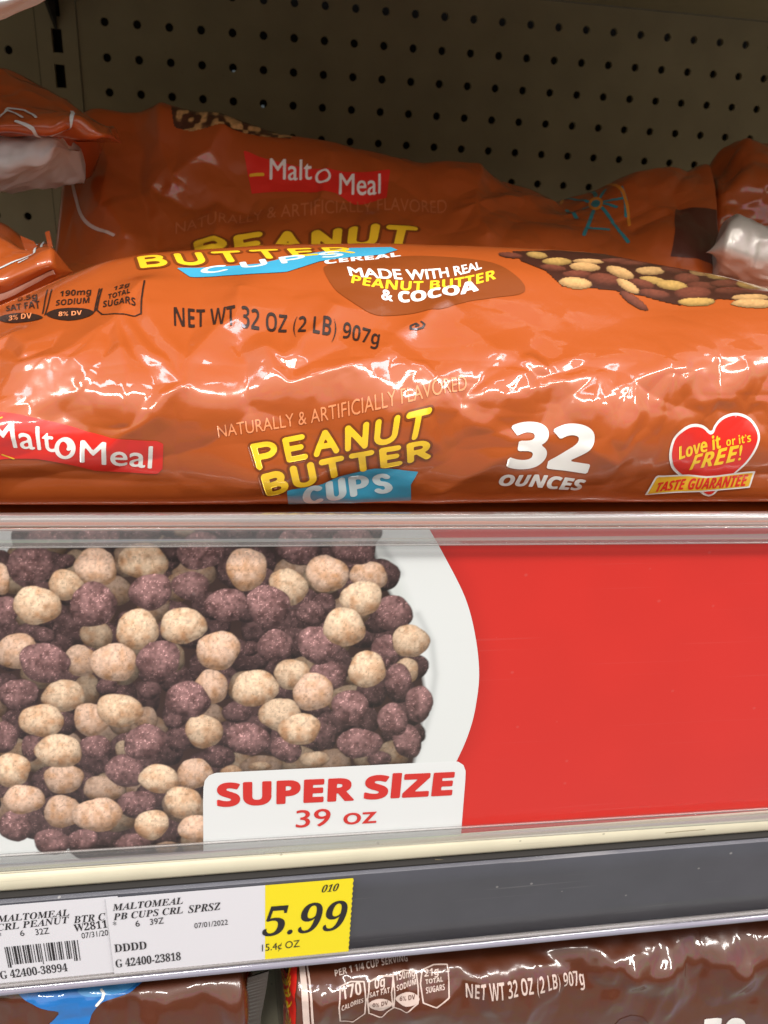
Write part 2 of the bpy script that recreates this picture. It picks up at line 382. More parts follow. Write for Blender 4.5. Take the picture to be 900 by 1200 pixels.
# ------------------------------------------------------------------ film bags: a closed loop of rows, wrinkled along its normal
def solve_row(x, Y, py):
    """height z at which the vertical line through (x, Y) meets the photo row py(px)"""
    lo = np.full(x.shape, -.7); hi = np.full(x.shape, .25)
    for _ in range(44):
        mid = .5*(lo+hi); p = proj(np.stack([x, Y, mid], 1))
        up = p[:, 1] > py(p[:, 0]); lo = np.where(up, mid, lo); hi = np.where(up, hi, mid)
    return .5*(lo+hi)
class Film:
    lift = .00007
    def __init__(s, rows, nu, nv, wrinkle, taper=.03, sm=14, dens=None, end=None):
        R = []; prev = None
        t = np.linspace(0, 1, nu)
        for r in rows:
            x = r['x'][0] + (r['x'][1]-r['x'][0])*t
            Yv = r['Y']; Y = np.interp(t, np.linspace(0, 1, len(Yv)), Yv) if isinstance(Yv, (list, tuple)) else np.full(nu, float(Yv))
            Y = smooth1(Y, sm)
            if 'py' in r:
                L = np.array(r['py'], float)
                z = solve_row(x, Y, lambda q: np.interp(q, L[:, 0], L[:, 1]))
                z = smooth1(z, r.get('sm', sm))
            elif 'dz' in r: z = prev + r['dz']
            else: z = np.full(nu, float(r['z']))
            prev = z; R.append(np.stack([x, Y, z], 1))
        R = np.array(R); n = len(R); k = 24; D = []
        for i in range(n):
            p0, p1, p2, p3 = R[i-1], R[i], R[(i+1) % n], R[(i+2) % n]
            d1 = np.linalg.norm(p2-p1, axis=1).mean()
            m1 = (p2-p0)*min(.5, .5*2*d1/(np.linalg.norm(p2-p0, axis=1).mean()+1e-9)); m2 = (p3-p1)*min(.5, .5*2*d1/(np.linalg.norm(p3-p1, axis=1).mean()+1e-9))
            for q in np.arange(k)/k:
                h1 = 2*q**3-3*q*q+1; h2 = q**3-2*q*q+q; h3 = -2*q**3+3*q*q; h4 = q**3-q*q
                D.append(p1*h1 + m1*h2 + p2*h3 + m2*h4)
        D.append(D[0]); D = np.array(D)
        al = np.concatenate([[0], np.cumsum(np.linalg.norm(np.diff(D, axis=0), axis=2).mean(1))])
        s.L = al[-1]; s.row_v = al[::k][:n]
        den = np.ones(len(al))
        if dens is not None:
            for r_, d_ in enumerate(dens): den[r_*k:(r_+1)*k+1] = d_
            den = np.maximum(smooth1(den, k//2), .05)
        ca = np.concatenate([[0], np.cumsum(.5*(den[1:]+den[:-1])*np.diff(al))]); s.al, s.ca = al, ca
        vs = np.interp(np.linspace(0, ca[-1], nv+1), ca, al); s.vs = vs; i = np.clip(np.searchsorted(al, vs)-1, 0, len(al)-2)
        w = (vs-al[i])/(al[i+1]-al[i]+1e-12)
        G = D[i]*(1-w)[:, None, None] + D[i+1]*w[:, None, None]
        c = G[:-1].mean(0)
        if end: c[:, 1:] = end
        e_ = np.clip((np.abs(2*t-1)-(1-2*taper))/(2*taper), 0, 1); sc = np.sqrt(np.clip(1-e_**2, .0004, 1))
        G[:, :, 1:] = c[None, :, 1:] + (G[:, :, 1:]-c[None, :, 1:])*sc[None, :, None]
        s.B = G; s.nu, s.nv = nu, nv; s.W = float(np.ptp(G[:, :, 0].mean(0))); s.x0 = float(G[:, :, 0].mean(0).min())
        s.PX = proj(G)
        U, V = np.meshgrid(t*s.W, vs); s.U, s.V = U, V
        nb = s.normals(G); ctr = G.mean((0, 1))
        s.sg = 1 if ((G-ctr)*nb).sum() > 0 else -1
        h = wrinkle(s, U, V)*np.minimum(1, np.minimum(t, 1-t)/.03)[None, :]
        h[-1] = h[0]
        s.G = G + s.sg*nb*h[:, :, None]; s.NRM = s.sg*s.normals(s.G)
    def vidx(s, V): return np.interp(V, s.vs, np.arange(s.nv+1))
    def normals(s, G):
        du = np.gradient(G, axis=1); dv = np.empty_like(G); dv[1:-1] = G[2:]-G[:-2]; dv[0] = dv[-1] = G[1]-G[-2]
        n = np.cross(du, dv); return n/(np.linalg.norm(n, axis=2)[:, :, None]+1e-15)
    def uv(s, px, py, zone):
        """metres on the film of a photo point, searched between two rows"""
        v0, v1 = s.row_v[zone[0]], s.row_v[zone[1]]
        j0 = int(s.vidx(v0)); j1 = int(s.vidx(v1))+1; Z = s.PX[j0:j1]
        d = (Z[:, :, 0]-px)**2 + (Z[:, :, 1]-py)**2; j, i = np.unravel_index(np.argmin(d), d.shape)
        u = float(i); v = float(j+j0)
        for _ in range(12):
            a = s.bilin(s.PX, u, v); gu = s.bilin(s.PX, u+.5, v)-s.bilin(s.PX, u-.5, v); gv = s.bilin(s.PX, u, v+.5)-s.bilin(s.PX, u, v-.5)
            J = np.stack([gu, gv], 1); st = np.linalg.lstsq(J, np.array([px, py])-a, rcond=1e-3)[0]; st = np.clip(st, -3, 3)
            u = float(np.clip(u+st[0], -200, s.nu+200)); v = float(np.clip(v+st[1], j0-10, j1))
        return np.array([u/(s.nu-1)*s.W, float(np.interp(v, np.arange(s.nv+1), s.vs))])
    def bilin(s, A, u, v):
        u = np.asarray(u, float); v = np.asarray(v, float)
        uc = np.clip(u, 0, s.nu-1.001); i = uc.astype(int); j = np.clip(np.floor(v), 0, s.nv-1).astype(int); fu = (u-i)[..., None] if u.ndim else u-i; fv = (v-j)[..., None] if v.ndim else v-j
        return (A[j, i]*(1-fu)+A[j, i+1]*fu)*(1-fv) + (A[j+1, i]*(1-fu)+A[j+1, i+1]*fu)*fv
    def put(s, UV, off):
        off = off*.6 + s.lift
        u = UV[:, 0]/s.W*(s.nu-1); v = s.vidx(UV[:, 1])
        return s.bilin(s.G, u, v) + s.bilin(s.NRM, u, v)*off
    def body(s, name, material, parent=None):
        nu, nv = s.nu, s.nv; V = s.G[:-1].reshape(-1, 3); j, i = np.meshgrid(np.arange(nv), np.arange(nu-1), indexing='ij')
        j2 = (j+1) % nv; F = np.stack([j*nu+i, j*nu+i+1, j2*nu+i+1, j2*nu+i], -1).reshape(-1, 4)
        if s.sg < 0: F = F[:, ::-1]
        return obj(name, V, F, material, parent)
    # prints -------------------------------------------------------
    def quad(s, Q, zone):
        """Q: 3 or 4 photo points: bottom-left, bottom-right, top-left(, top-right)"""
        P = [s.uv(*q, zone) for q in Q]
        if len(P) == 3: P.append(P[1]+P[2]-P[0])
        return P
    def add(s, name, UV, T, material, parent, off):
        if len(UV) == 0: return None
        UV = UV.copy(); UV[:, 0] = np.clip(UV[:, 0], .002, s.W-.002)
        P = s.put(UV, off); 
        a = UV[T[:, 0]]; b = UV[T[:, 1]]; c = UV[T[:, 2]]
        ar = (b[:, 0]-a[:, 0])*(c[:, 1]-a[:, 1])-(b[:, 1]-a[:, 1])*(c[:, 0]-a[:, 0])
        T = np.where((ar > 0)[:, None], T, T[:, ::-1])
        if s.sg < 0: T = T[:, ::-1]
        return obj(name, P, T, material, parent)
    def text(s, name, txt, Q, zone, material, parent, off=.0003, kind=None, grow=0.0, shear=0.0, cells=20, mid=None):
        P = s.quad(Q, zone); w = np.linalg.norm(P[1]-P[0]); h = np.linalg.norm(P[2]-P[0])
        V, T = text_sdf(txt, kind, w, h, grow*min(h, 1.6*w/len(txt)), cells, shear)
        UV = bil(P, V)
        if mid is not None:
            m = s.uv(*mid, zone); bow = m-.5*(P[0]+P[1]); UV = UV + bow*(4*V[:, :1]*(1-V[:, :1]))
        return s.add(name, UV, T, material, parent, off)
    def rounded(s, name, word, Q, zone, r, material, parent, off=.0003, gap=.36, cell=.045, asp=None):
        P = s.quad(Q, zone); lines, w = round_word(word, gap); a = (asp or np.linalg.norm(P[1]-P[0])/np.linalg.norm(P[2]-P[0]))/w
        lines = [np.array(l)*[a, 1] for l in lines]
        V, T = sdf_strokes(lines, r, cell); V = V/[w*a, 1]
        return s.add(name, bil(P, V), T, material, parent, off)
    def poly(s, name, pts, zone, material, parent, off=.0002, grow=0.0, smooth=0, cell=.0006):
        P = np.array([s.uv(*p, zone) for p in pts])
        if smooth: P = catmull(P, smooth)
        V, T = sdf_poly(P, cell, grow); return s.add(name, V, T, material, parent, off)
    def strokes(s, name, lines, zone, r, material, parent, off=.0003, cell=.0003):
        L = [np.array([s.uv(*p, zone) for p in l]) for l in lines]
        V, T = sdf_strokes(L, r, cell); return s.add(name, V, T, material, parent, off)
    def painted(s, name, box, zone, painter, material, parent, off=.00025, cell=.0005):
        """printed picture: a patch coloured by painter(px, py) -> rgb, mask"""
        P = np.array([s.uv(x, y, zone) for x in (box[0], (box[0]+box[2])/2, box[2]) for y in (box[1], (box[1]+box[3])/2, box[3])])
        X, Y = grid2(P.min(0), P.max(0), cell); u = X.ravel()/s.W*(s.nu-1); v = s.vidx(Y.ravel())
        px = s.bilin(s.PX, u, v); rgb, f = painter(px[:, 0], px[:, 1])
        V, T = march(X, Y, np.where(f, -1., 1.).reshape(X.shape)*.5)
        if not len(V): return None
        i = np.clip(np.rint((V[:, 0]-X[0, 0])/cell).astype(int), 0, X.shape[1]-1); j = np.clip(np.rint((V[:, 1]-Y[0, 0])/cell).astype(int), 0, X.shape[0]-1)
        o = s.add(name, V, T, material, parent, off)
        a = o.data.color_attributes.new('print', 'FLOAT_COLOR', 'POINT')
        c = np.concatenate([rgb.reshape(*X.shape, 3)[j, i], np.ones((len(V), 1))], 1).astype(np.float32)
        a.data.foreach_set('color', c.ravel()); return o

def crease(U, V, P, amp, w, e_=.0009):
    P = np.asarray(P, float); lo = P.min(0)-6*w; hi = P.max(0)+6*w
    m = (U > lo[0]) & (U < hi[0]) & (V > lo[1]) & (V < hi[1]); h = np.zeros(U.shape)
    d = seg_dist(U[m], V[m], P); h[m] = amp*np.exp(-(np.sqrt(d*d+e_*e_)-e_)/w); return h
def ridged(U, V, sc, seed, e_=.06):
    n = fbm(U/sc, V/sc, seed, 2)-.5; return 1-np.minimum(1, np.sqrt(n*n*16+e_*e_))
def facets(U, V, sc, seed):
    """flat tilted panes meeting in creases, like stiff film"""
    gx, gy = U/sc + .35*noise(U/sc*1.3, V/sc*1.3, seed+5), V/sc + .35*noise(U/sc*1.3+7, V/sc*1.3, seed+6)
    ix = np.floor(gx).astype(np.int64); iy = np.floor(gy).astype(np.int64); best = np.full(U.shape, -1e9)
    for dx in (-1, 0, 1):
        for dy in (-1, 0, 1):
            cx, cy = ix+dx, iy+dy
            px = cx + _hash(cx, cy, seed); py = cy + _hash(cx, cy, seed+1)
            r = np.hypot(gx-px, gy-py); best = np.maximum(best, -r + .5*_hash(cx, cy, seed+4))
    best = best - best.mean(); return best*sc

# ================================================================== SETTING: back panel, upright, shelves
def pegboard(x0, x1, z0, z1, cols, rows, glints=()):
    """perforated board: cells with a round hole each, plain strips round them"""
    p = .0254; r = .0033; n = 14; b = MB(); t = .0035
    cx = [c*p for c in cols]; cz = [k*p for k in rows]
    def cell(x, z):
        hp = p/2; k = len(b.v)
        ang = [2*math.pi*i/n+math.pi/4 for i in range(n)]
        sq = []
        for a in ang:
            m = max(abs(math.cos(a)), abs(math.sin(a))); sq.append((x+hp*math.cos(a)/m, z+hp*math.sin(a)/m))
        ring = [(x+r*math.cos(a), z+r*math.sin(a)) for a in ang]
        corners = {}
        b.v += [(q[0], 0, q[1]) for q in sq] + [(q[0], 0, q[1]) for q in ring] + [(q[0], t, q[1]) for q in ring]
        for i in range(n):
            j = (i+1) % n
            b.f.append((k+i, k+j, k+n+j, k+n+i)); b.f.append((k+n+i, k+n+j, k+2*n+j, k+2*n+i))
        # square corners cut off by the polygonal outline
        for sx_, sz_ in ((1, 1), (-1, 1), (-1, -1), (1, -1)):
            c = (x+sx_*hp, 0, z+sz_*hp)
            for i in range(n):
                j = (i+1) % n; A, B_ = sq[i], sq[j]
                onx = abs(A[0]-c[0]) < 1e-6 and abs(B_[1]-c[2]) < 1e-6 and abs(B_[0]-c[0]) > 1e-6
                onz = abs(A[1]-c[2]) < 1e-6 and abs(B_[0]-c[0]) < 1e-6 and abs(B_[1]-c[2]) > 1e-6
                if onx or onz:
                    b.v.append(c); b.f.append((k+i, len(b.v)-1, k+j))
    for x in cx:
        for z in cz: cell(x, z)
    X0, X1, Z0, Z1 = cx[0]-p/2, cx[-1]+p/2, min(cz)-p/2, max(cz)+p/2
    for a, c, d, e_ in ((x0, X0, z0, z1), (X1, x1, z0, z1), (X0, X1, z0, Z0), (X0, X1, Z1, z1)):
        if c-a > 1e-5 and e_-d > 1e-5: b.quad((a, 0, d), (c, 0, d), (c, 0, e_), (a, 0, e_))
    return b
pb = empty('pegboard_panel', (.15, 0, -.42), 'tan perforated back panel with rows of round holes behind the orange bags', 'pegboard')
pegboard(-.2495, .62, -.80, .0190, range(-9, 23), range(-16, 1)).build('perforated_board', M['peg'], pb)
bb = MB()
glint = [(202, 77), (273, 81), (307, 122)]          # pinholes where light comes through from the next aisle
gx = [at_y(px+1, py+3, .02) for px, py in glint]
zs = sorted(set([-.80, .06] + [q for g in gx for q in (g[2]-.0011, g[2]+.0011)]))
for z0, z1 in zip(zs[:-1], zs[1:]):
    cut = sorted((g[0]-.0013, g[0]+.0013) for g in gx if g[2]-.0012 < z0 and g[2]+.0012 > z1)
    x = -.2495
    for a, c in cut + [(.62, None)]:
        if a > x: bb.quad((x, .02, z0), (a, .02, z0), (a, .02, z1), (x, .02, z1))
        x = c
bb.build('backing_sheet', M['dark'], pb)  # unseen near-black sheet, added to block light behind the holes
pl = empty('pegboard_panel', (-.42, 0, -.42), 'narrow strip of perforated tan panel left of the slotted upright', 'pegboard')
pegboard(-.62, -.2825, -.80, .0190, range(-24, -11), range(-16, 1)).build('perforated_board', M['peg'], pl)
b = MB(); b.quad((-.62, .02, -.80), (-.2825, .02, -.80), (-.2825, .02, .06), (-.62, .02, .06)); b.build('backing_sheet', M['dark'], pl)  # same added light-blocking sheet for the left strip

up = empty('slotted_upright', (-.266, 0, -.80), 'slotted tan metal post between the two perforated panels', 'upright')
b = MB(); xa, xb_, sa, sb_ = -.2817, -.2503, -.2702, -.2622; yf = -.0016
cen = [-.0415-.0254*k for k in range(-2, 16)]; edges = [.06] + [q for c in cen for q in (c+.0085, c-.0085)] + [-.80]
b.box(xa, sa, yf, .004, -.80, .06); b.box(sb_, xb_, yf, .004, -.80, .06)
for i in range(0, len(edges), 2): b.box(sa+.00001, sb_-.00001, yf+.0001, .0039, edges[i+1], edges[i])
b.build('post_face', M['steel'], up)
b = MB(); b.quad((xa-.0002, .012, -.80), (xb_, .012, -.80), (xb_, .012, .06), (xa-.0002, .012, .06)); b.build('slot_backing', M['dark'], up)

us = empty('shelf_board', (.1, -.2, .02), 'upper metal shelf whose shaded underside closes the bay above the bags', 'shelf')
US_FRONT = -.50
b = MB(); b.box(-.62, .62, US_FRONT, -.0005, .0195, .045); b.build('shelf_deck', M['steel'], us)
b = MB(); k = .0012
for x in (-.2662,):
    pr = [(-.0005, -.034), (-.10, .0189), (-.0005, .0189)]
    v0 = len(b.v); b.v += [(x-k, y, z) for y, z in pr] + [(x+k, y, z) for y, z in pr]
    b.f += [(v0, v0+1, v0+2), (v0+3, v0+5, v0+4), (v0, v0+3, v0+4, v0+1), (v0+1, v0+4, v0+5, v0+2)]
b.build('bracket', M['gap'], us)

# ---- lower shelf with cream lip and grey price rail
sh = empty('store_shelf', (0, -.3, -.32), 'cream metal shelf edge with a grey price rail along its front', 'shelf')
XS = [-.62, -.3, 0, .3, .62]
b = MB(); b.box(-.62, .62, -.575, -.0005, -.325, -.3005); b.build('deck', M['steel'], sh)
b = MB(); pr = [(-.5752, -.3165), (-.5866, -.3165), (-.5880, -.3172), (-.5884, -.3185), (-.5884, -.3245), (-.5875, -.3262), (-.5862, -.3268), (-.5752, -.3268)]
prof_cream = [(-.575, -.302), (-.5818, -.302), (-.5830, -.3028), (-.5836, -.304), (-.5838, -.3092), (-.5872, -.3108), (-.5882, -.3118), (-.5886, -.3132), (-.5886, -.3178), (-.5880, -.3192), (-.5868, -.3200), (-.575, -.3200)]
b.extrude(prof_cream, XS); b.build('front_lip', M['cream'], sh, True).data.polygons
b = MB(); b.extrude([(-.577, -.3201), (-.5899, -.3201), (-.5899, -.3207), (-.577, -.3207)], XS); b.build('seam', M['gap'], sh)  # near-black strip paints the shade in the gap above the rail
ZT, ZB = -.3200, -.3612; YC = -.5915
prof_ch = [(-.578, ZT-.0009), (YC+.0002, ZT-.0009), (YC, ZT-.0011), (YC+.0003, -.330), (YC+.0004, -.340), (YC+.0002, -.350), (YC, ZB), (-.578, ZB)]
b = MB(); b.extrude(prof_ch, XS); b.build('price_rail', M['channel'], sh, True)
b = MB(); q = [(YC+.004, ZB-.0002), (YC-.0008, ZB-.0002), (YC-.0024, ZB-.0008), (YC-.0028, ZB-.0020), (YC-.0020, ZB-.0032), (YC-.0004, ZB-.0036), (YC+.004, ZB-.0036)]
b.extrude(q, XS); b.build('rail_rim', M['rim'], sh, True)
b = MB(); q = [(YC-.0002+.0004*0, ZB+.0014), (YC-.0016, ZB+.0010), (YC-.0018, ZB+.0003), (YC-.0002, ZB+.00005)]
b.extrude(q, XS); b.build('clip_edge', M['rimclear'], sh, True)
for pts in ([(510, 1007), (530, 1008), (548, 1007), (566, 1009)], [(130, 1042), (142, 1040), (152, 1040.5), (160, 1039)], [(4, 1053), (14, 1050), (28, 1047)], [(780, 976), (800, 974), (826, 972)]):
    P = np.array([at_y(x_, y_, -.5886)[[0, 2]] for x_, y_ in pts]); V2, T2 = sdf_strokes([P], .00016, .0001)
    obj('scuff', np.stack([V2[:, 0], np.full(len(V2), -.58865), V2[:, 1]], 1), T2, M['scuff'], sh, False)

# ================================================================== SIGN: printed card in a clear holder
YS = -.5862
def hline(pyl, pyr, Y, x):
    """height of a straight photo row on the vertical plane Y"""
    a = at_y(0, pyl, Y); c = at_y(900, pyr, Y); return a[2] + (np.asarray(x, float)-a[0])*(c[2]-a[2])/(c[0]-a[0])
CTOP, CBOT = (622, 619), (1013, 955)               # card's upper and lower edge (both inside the holder's lips)
def sslope(x, t):                                   # t = 0 lower edge .. 1 upper edge; the card sits slightly askew
    return hline(*CBOT, YS, x)*(1-t) + hline(*CTOP, YS, x)*t
def splane(px, py, Y=YS): return at_y(px, py, Y)[[0, 2]]
L2, L1, L0 = 2, 1, 0
BALLS = []
def crop(ox, oy, items):
    for cx, cy, rx, ry, ty, d in items: BALLS.append((ox+cx/4.5, oy+cy/4.5, rx/4.5, ry/4.5, ty, d))
crop(0, 610, [(280, 90, 140, 62, 'P', 1), (520, 95, 115, 70, 'P', 1), (740, 75, 115, 65, 'P', 0), (160, 240, 128, 110, 'P', 1.2), (5, 310, 50, 80, 'T', 1),
 (505, 245, 115, 100, 'T', 2), (350, 340, 92, 84, 'T', 1), (195, 447, 122, 105, 'T', 2), (490, 445, 128, 115, 'P', 2.2), (755, 215, 135, 95, 'T', 1.2),
 (795, 375, 112, 98, 'P', 2), (20, 480, 75, 85, 'P', 1), (510, 605, 90, 72, 'T', 0), (725, 575, 118, 102, 'T', 2), (90, 690, 120, 90, 'T', 1),
 (235, 750, 135, 105, 'P', 2), (430, 740, 92, 82, 'T', .6), (600, 748, 118, 105, 'T', 2), (835, 740, 118, 108, 'P', 2.1), (230, 605, 62, 45, 'P', 0), (345, 215, 52, 40, 'P', 0)])
crop(180, 610, [(250, 160, 128, 100, 'P', 2), (425, 65, 110, 42, 'P', 0), (165, 60, 62, 28, 'T', 0), (490, 255, 113, 108, 'T', 2), (760, 135, 112, 100, 'P', 2),
 (710, 350, 105, 95, 'T', 1), (195, 345, 95, 80, 'P', 1), (385, 445, 108, 92, 'P', 1.8), (605, 450, 120, 108, 'P', 2.2), (155, 555, 118, 100, 'T', 2), (340, 685, 118, 100, 'T', 2),
 (830, 490, 82, 66, 'P', .3), (640, 660, 95, 85, 'P', 1), (500, 675, 62, 42, 'P', 0), (730, 810, 100, 76, 'T', 1), (600, 80, 62, 48, 'P', 0)])
crop(360, 610, [(245, 130, 122, 102, 'P', 2), (105, 280, 110, 100, 'T', 2), (325, 290, 100, 76, 'T', 1), (285, 410, 108, 95, 'T', 2), (195, 562, 115, 98, 'T', 2.1),
 (455, 490, 95, 100, 'P', 1), (545, 635, 95, 90, 'T', 1.2), (410, 690, 75, 90, 'P', 1), (315, 785, 102, 93, 'T', 2), (525, 790, 60, 70, 'T', .6), (480, 840, 76, 82, 'P', 1),
 (110, 815, 95, 82, 'P', 1), (62, 655, 116, 98, 'P', 2), (80, 80, 62, 62, 'P', 0), (90, 440, 62, 60, 'P', 0)])
crop(0, 800, [(95, 60, 105, 82, 'P', 1), (335, 70, 118, 82, 'T', 1), (565, 20, 56, 52, 'P', 0), (790, 40, 62, 48, 'P', 0), (220, 200, 115, 90, 'T', 2), (480, 195, 95, 86, 'T', 1),
 (630, 145, 120, 90, 'T', 2.1), (770, 190, 66, 62, 'T', 0), (165, 345, 56, 66, 'P', .8), (310, 360, 120, 92, 'T', 2.2), (505, 340, 82, 66, 'P', 1), (770, 315, 118, 94, 'P', 2), (650, 350, 42, 46, 'T', 0),
 (20, 290, 72, 86, 'P', 1), (60, 460, 105, 86, 'T', 2), (335, 505, 110, 76, 'T', 1), (660, 465, 105, 86, 'P', 1), (840, 508, 106, 78, 'T', 2), (545, 560, 105, 70, 'T', .4),
 (125, 615, 105, 80, 'T', 2), (330, 680, 95, 90, 'T', 1), (515, 697, 128, 92, 'T', 2.1), (720, 640, 106, 72, 'P', 1), (800, 748, 93, 77, 'T', 2), (80, 755, 92, 80, 'P', 1),
 (275, 840, 96, 68, 'P', 1), (440, 830, 76, 62, 'P', 1), (700, 850, 96, 56, 'P', .6), (880, 870, 62, 34, 'T', 0)])
crop(180, 780, [(180, 180, 125, 92, 'P', 2), (300, 115, 95, 90, 'T', 1), (265, 345, 103, 86, 'T', 1), (440, 245, 82, 56, 'P', 0), (495, 385, 112, 88, 'P', 2), (345, 480, 86, 60, 'P', 0),
 (130, 390, 72, 70, 'P', 0), (670, 260, 110, 92, 'T', 1), (770, 335, 107, 86, 'T', 2), (700, 440, 82, 72, 'P', .8), (842, 140, 112, 96, 'T', 2), (850, 495, 78, 44, 'T', .4), (890, 350, 62, 82, 'P', .2),
 (215, 570, 95, 82, 'T', 1), (155, 720, 100, 82, 'T', 2), (220, 860, 86, 76, 'T', 2), (410, 560, 62, 32, 'T', .4), (560, 530, 62, 24, 'T', 0), (110, 290, 62, 42, 'P', 0), (535, 120, 122, 98, 'T', 2)])
crop(360, 760, [(225, 310, 102, 90, 'P', 2), (590, 290, 76, 92, 'P', 1), (450, 375, 80, 86, 'P', 2), (275, 500, 115, 82, 'P', 2), (530, 490, 76, 88, 'P', 1), (95, 450, 62, 82, 'P', 0), (380, 580, 62, 42, 'P', 0)])
_r = np.random.RandomState(12); _k = 0
_D = np.array([(26, 655), (30, 640), (20, 612), (435, 612), (440, 650), (455, 690), (478, 730), (488, 770), (490, 820), (482, 860), (470, 890), (330, 900), (250, 900), (235, 990), (90, 990), (30, 965), (-40, 955), (-90, 930), (-125, 880), (-140, 815), (-132, 750), (-105, 700), (-60, 665)], float)
_pts = []
for _ in range(4000):
    p_ = np.array([_r.uniform(-140, 490), _r.uniform(612, 992)])
    if inside(p_[:1], p_[1:], [(_D[i], _D[(i+1) % len(_D)]) for i in range(len(_D))])[0] and all(np.hypot(*(p_-q_)) > 25 for q_ in _pts): _pts.append(p_)
for p_ in _pts: BALLS.append((p_[0], p_[1], _r.uniform(17, 25), _r.uniform(15, 21), 'P' if _r.rand() < (.72 if p_[0] > -25 else .5) else 'T', -1 if p_[0] > -25 else 1 + _r.rand()))
def paint_balls(px, py):
    """the printed bowl photo: cream plate, dark gaps and speckled round puffs"""
    n = len(px)
    rgb = np.tile(lin((222, 227, 226)), (n, 1))
    ell = ((px-300)/195)**2 + ((py-770)/205)**2               # hollow of the plate, printed slightly cooler
    t = np.clip((1.02-ell)/.16, 0, 1)[:, None]; rgb = rgb*(1-t) + lin((205, 211, 208))*t
    for line in ([(440, 628), (458, 655), (470, 672)], [(490, 720), (506, 752), (510, 790), (505, 830), (494, 868), (485, 890)]):
        d = seg_dist(px, py, np.array(line, float)); k = np.exp(-(d/4.5)**2)[:, None]*.35; rgb = rgb*(1-k) + lin((140, 146, 146))*k
    D = np.array([(26, 655), (30, 640), (20, 612), (435, 612), (440, 650), (455, 690), (478, 730), (492, 770), (500, 820), (492, 860), (484, 900), (330, 900), (250, 900), (250, 1010), (100, 1010), (78, 985), (62, 992), (30, 975), (20, 950), (-40, 962), (-90, 940), (-130, 890), (-148, 820), (-142, 750), (-115, 695), (-70, 660)], float)
    ins = inside(px, py, [(D[i], D[(i+1) % len(D)]) for i in range(len(D))]); d = seg_dist(px, py, D, True)
    k = np.clip(np.where(ins, d, -d)/5+.5, 0, 1)[:, None]
    glare_veil = np.clip((py-640)/330, 0, 1)[:, None]  # glare haze painted into the bowl's colours, stronger toward the bottom
    rgb = rgb*(1-k) + (lin((52, 36, 32))*(1-glare_veil) + lin((62, 47, 43))*glare_veil)*(.8+.4*fbm(px/30, py/30, 3)[:, None])*k
    for i, (cx, cy, rx, ry, ty, dep) in enumerate(sorted(BALLS, key=lambda q: q[5])):
        m = np.where((np.abs(px-cx) < rx*1.25) & (np.abs(py-cy) < ry*1.25))[0]
        if not len(m): continue
        x = (px[m]-cx)/rx; y = (py[m]-cy)/ry; a = np.arctan2(y, x)
        R = 1 + .05*np.sin(2*a+i*1.7) + .035*np.sin(3*a+i*2.3) + .02*np.sin(5*a+i) + .03*(noise(a*5+i*3, a*0+i, 9)-.5)
        r = np.hypot(x, y)/R; k = np.clip((1-r)*min(rx, ry)/1.3+.5, 0, 1)
        z = np.sqrt(np.clip(1-r*r, 0, 1)); l = np.clip(-.55*y/R - .12*x/R + .82*z, 0, 1)
        tone = .34 + .82*l
        X, Y = px[m], py[m]
        g = fbm(X/3.2+i*7, Y/3.2, 21+i, 3); f = fbm(X/9+i*5, Y/9, 5+i, 2); sp = noise(X/1.5, Y/1.5, 77)
        if ty == 'T':
            c0 = lin((240, 210, 178) if (i*37) % 5 < 3 else (236, 200, 174)); c1 = lin((206, 156, 114))
            w = np.clip((f-.46)*1.6 + (1-l)*.55, 0, 1)[:, None]; c = c0*(1-w) + c1*w
            pit = np.clip((noise(X/2.6+i*3, Y/2.6, 91)-.62)*4, 0, 1); c = c*(.72+.52*g-.22*pit)[:, None]; c = np.where(((sp > .87) & (g > .48))[:, None], c*.68, c)
        else:
            c0 = lin((154, 116, 114)); c1 = lin((100, 70, 68)); w = np.clip((f-.35)*1.6 + (1-l)*.4, 0, 1)[:, None]; c = c0*(1-w) + c1*w
            pit = np.clip((noise(X/2.8+i*3, Y/2.8, 93)-.60)*4, 0, 1); c = c*(.58+.86*g-.28*pit)[:, None]; c = np.where(((sp > .82) & (g > .48))[:, None], c*2.1+.04, c)
        dim = {-1: .30, 0: .46, .2: .5, .3: .55, .4: .6, .6: .72, .8: .78}.get(dep, .88 if dep < 1.5 else 1.06)
        c = c*(tone*dim)[:, None]
        vf = glare_veil[m]*.03; c = c*(1-vf) + .42*vf
        rgb[m] = rgb[m]*(1-k[:, None]) + c*k[:, None]
    return rgb
sc_ = empty('shelf_sign', (-.07, YS, -.25), 'red and white card sign with a printed bowl of cereal puffs', 'sign')
X0, X1 = -.30, .25
def card_grid(x0, x1, z0, z1, cell):
    X, Z = np.meshgrid(np.arange(x0, x1+cell, cell), np.arange(z0, z1+cell*.5, cell)); return X, Z
# the red field (whole card), with a printed darker vignette hugging the bowl's edge
ARC = np.array([(470, 560), (502, 618), (520, 650), (545, 700), (557, 745), (561.5, 790), (557, 830), (549, 860), (536, 890), (515, 930), (490, 975), (470, 1020)], float)
ARC = catmull(ARC, 6, False)
X, Z = np.meshgrid(np.arange(X0, X1, .0012), np.linspace(0, 1, 110)); P = np.stack([X.ravel(), np.full(X.size, YS), sslope(X, Z).ravel()], 1); q = proj(P)
d = seg_dist(q[:, 0], q[:, 1], ARC); k = (np.exp(-(d/14)**2)*.22)[:, None]
rd = np.tile(lin((208, 42, 34)), (len(P), 1))*(1-k) + lin((140, 22, 18))*k
rd = rd*(.97+.06*fbm(q[:, 0]/60, q[:, 1]/60, 4)[:, None])
ny, nx = X.shape; idx = np.arange(ny*nx).reshape(ny, nx); F = np.stack([idx[:-1, :-1], idx[:-1, 1:], idx[1:, 1:], idx[1:, :-1]], -1).reshape(-1, 4)
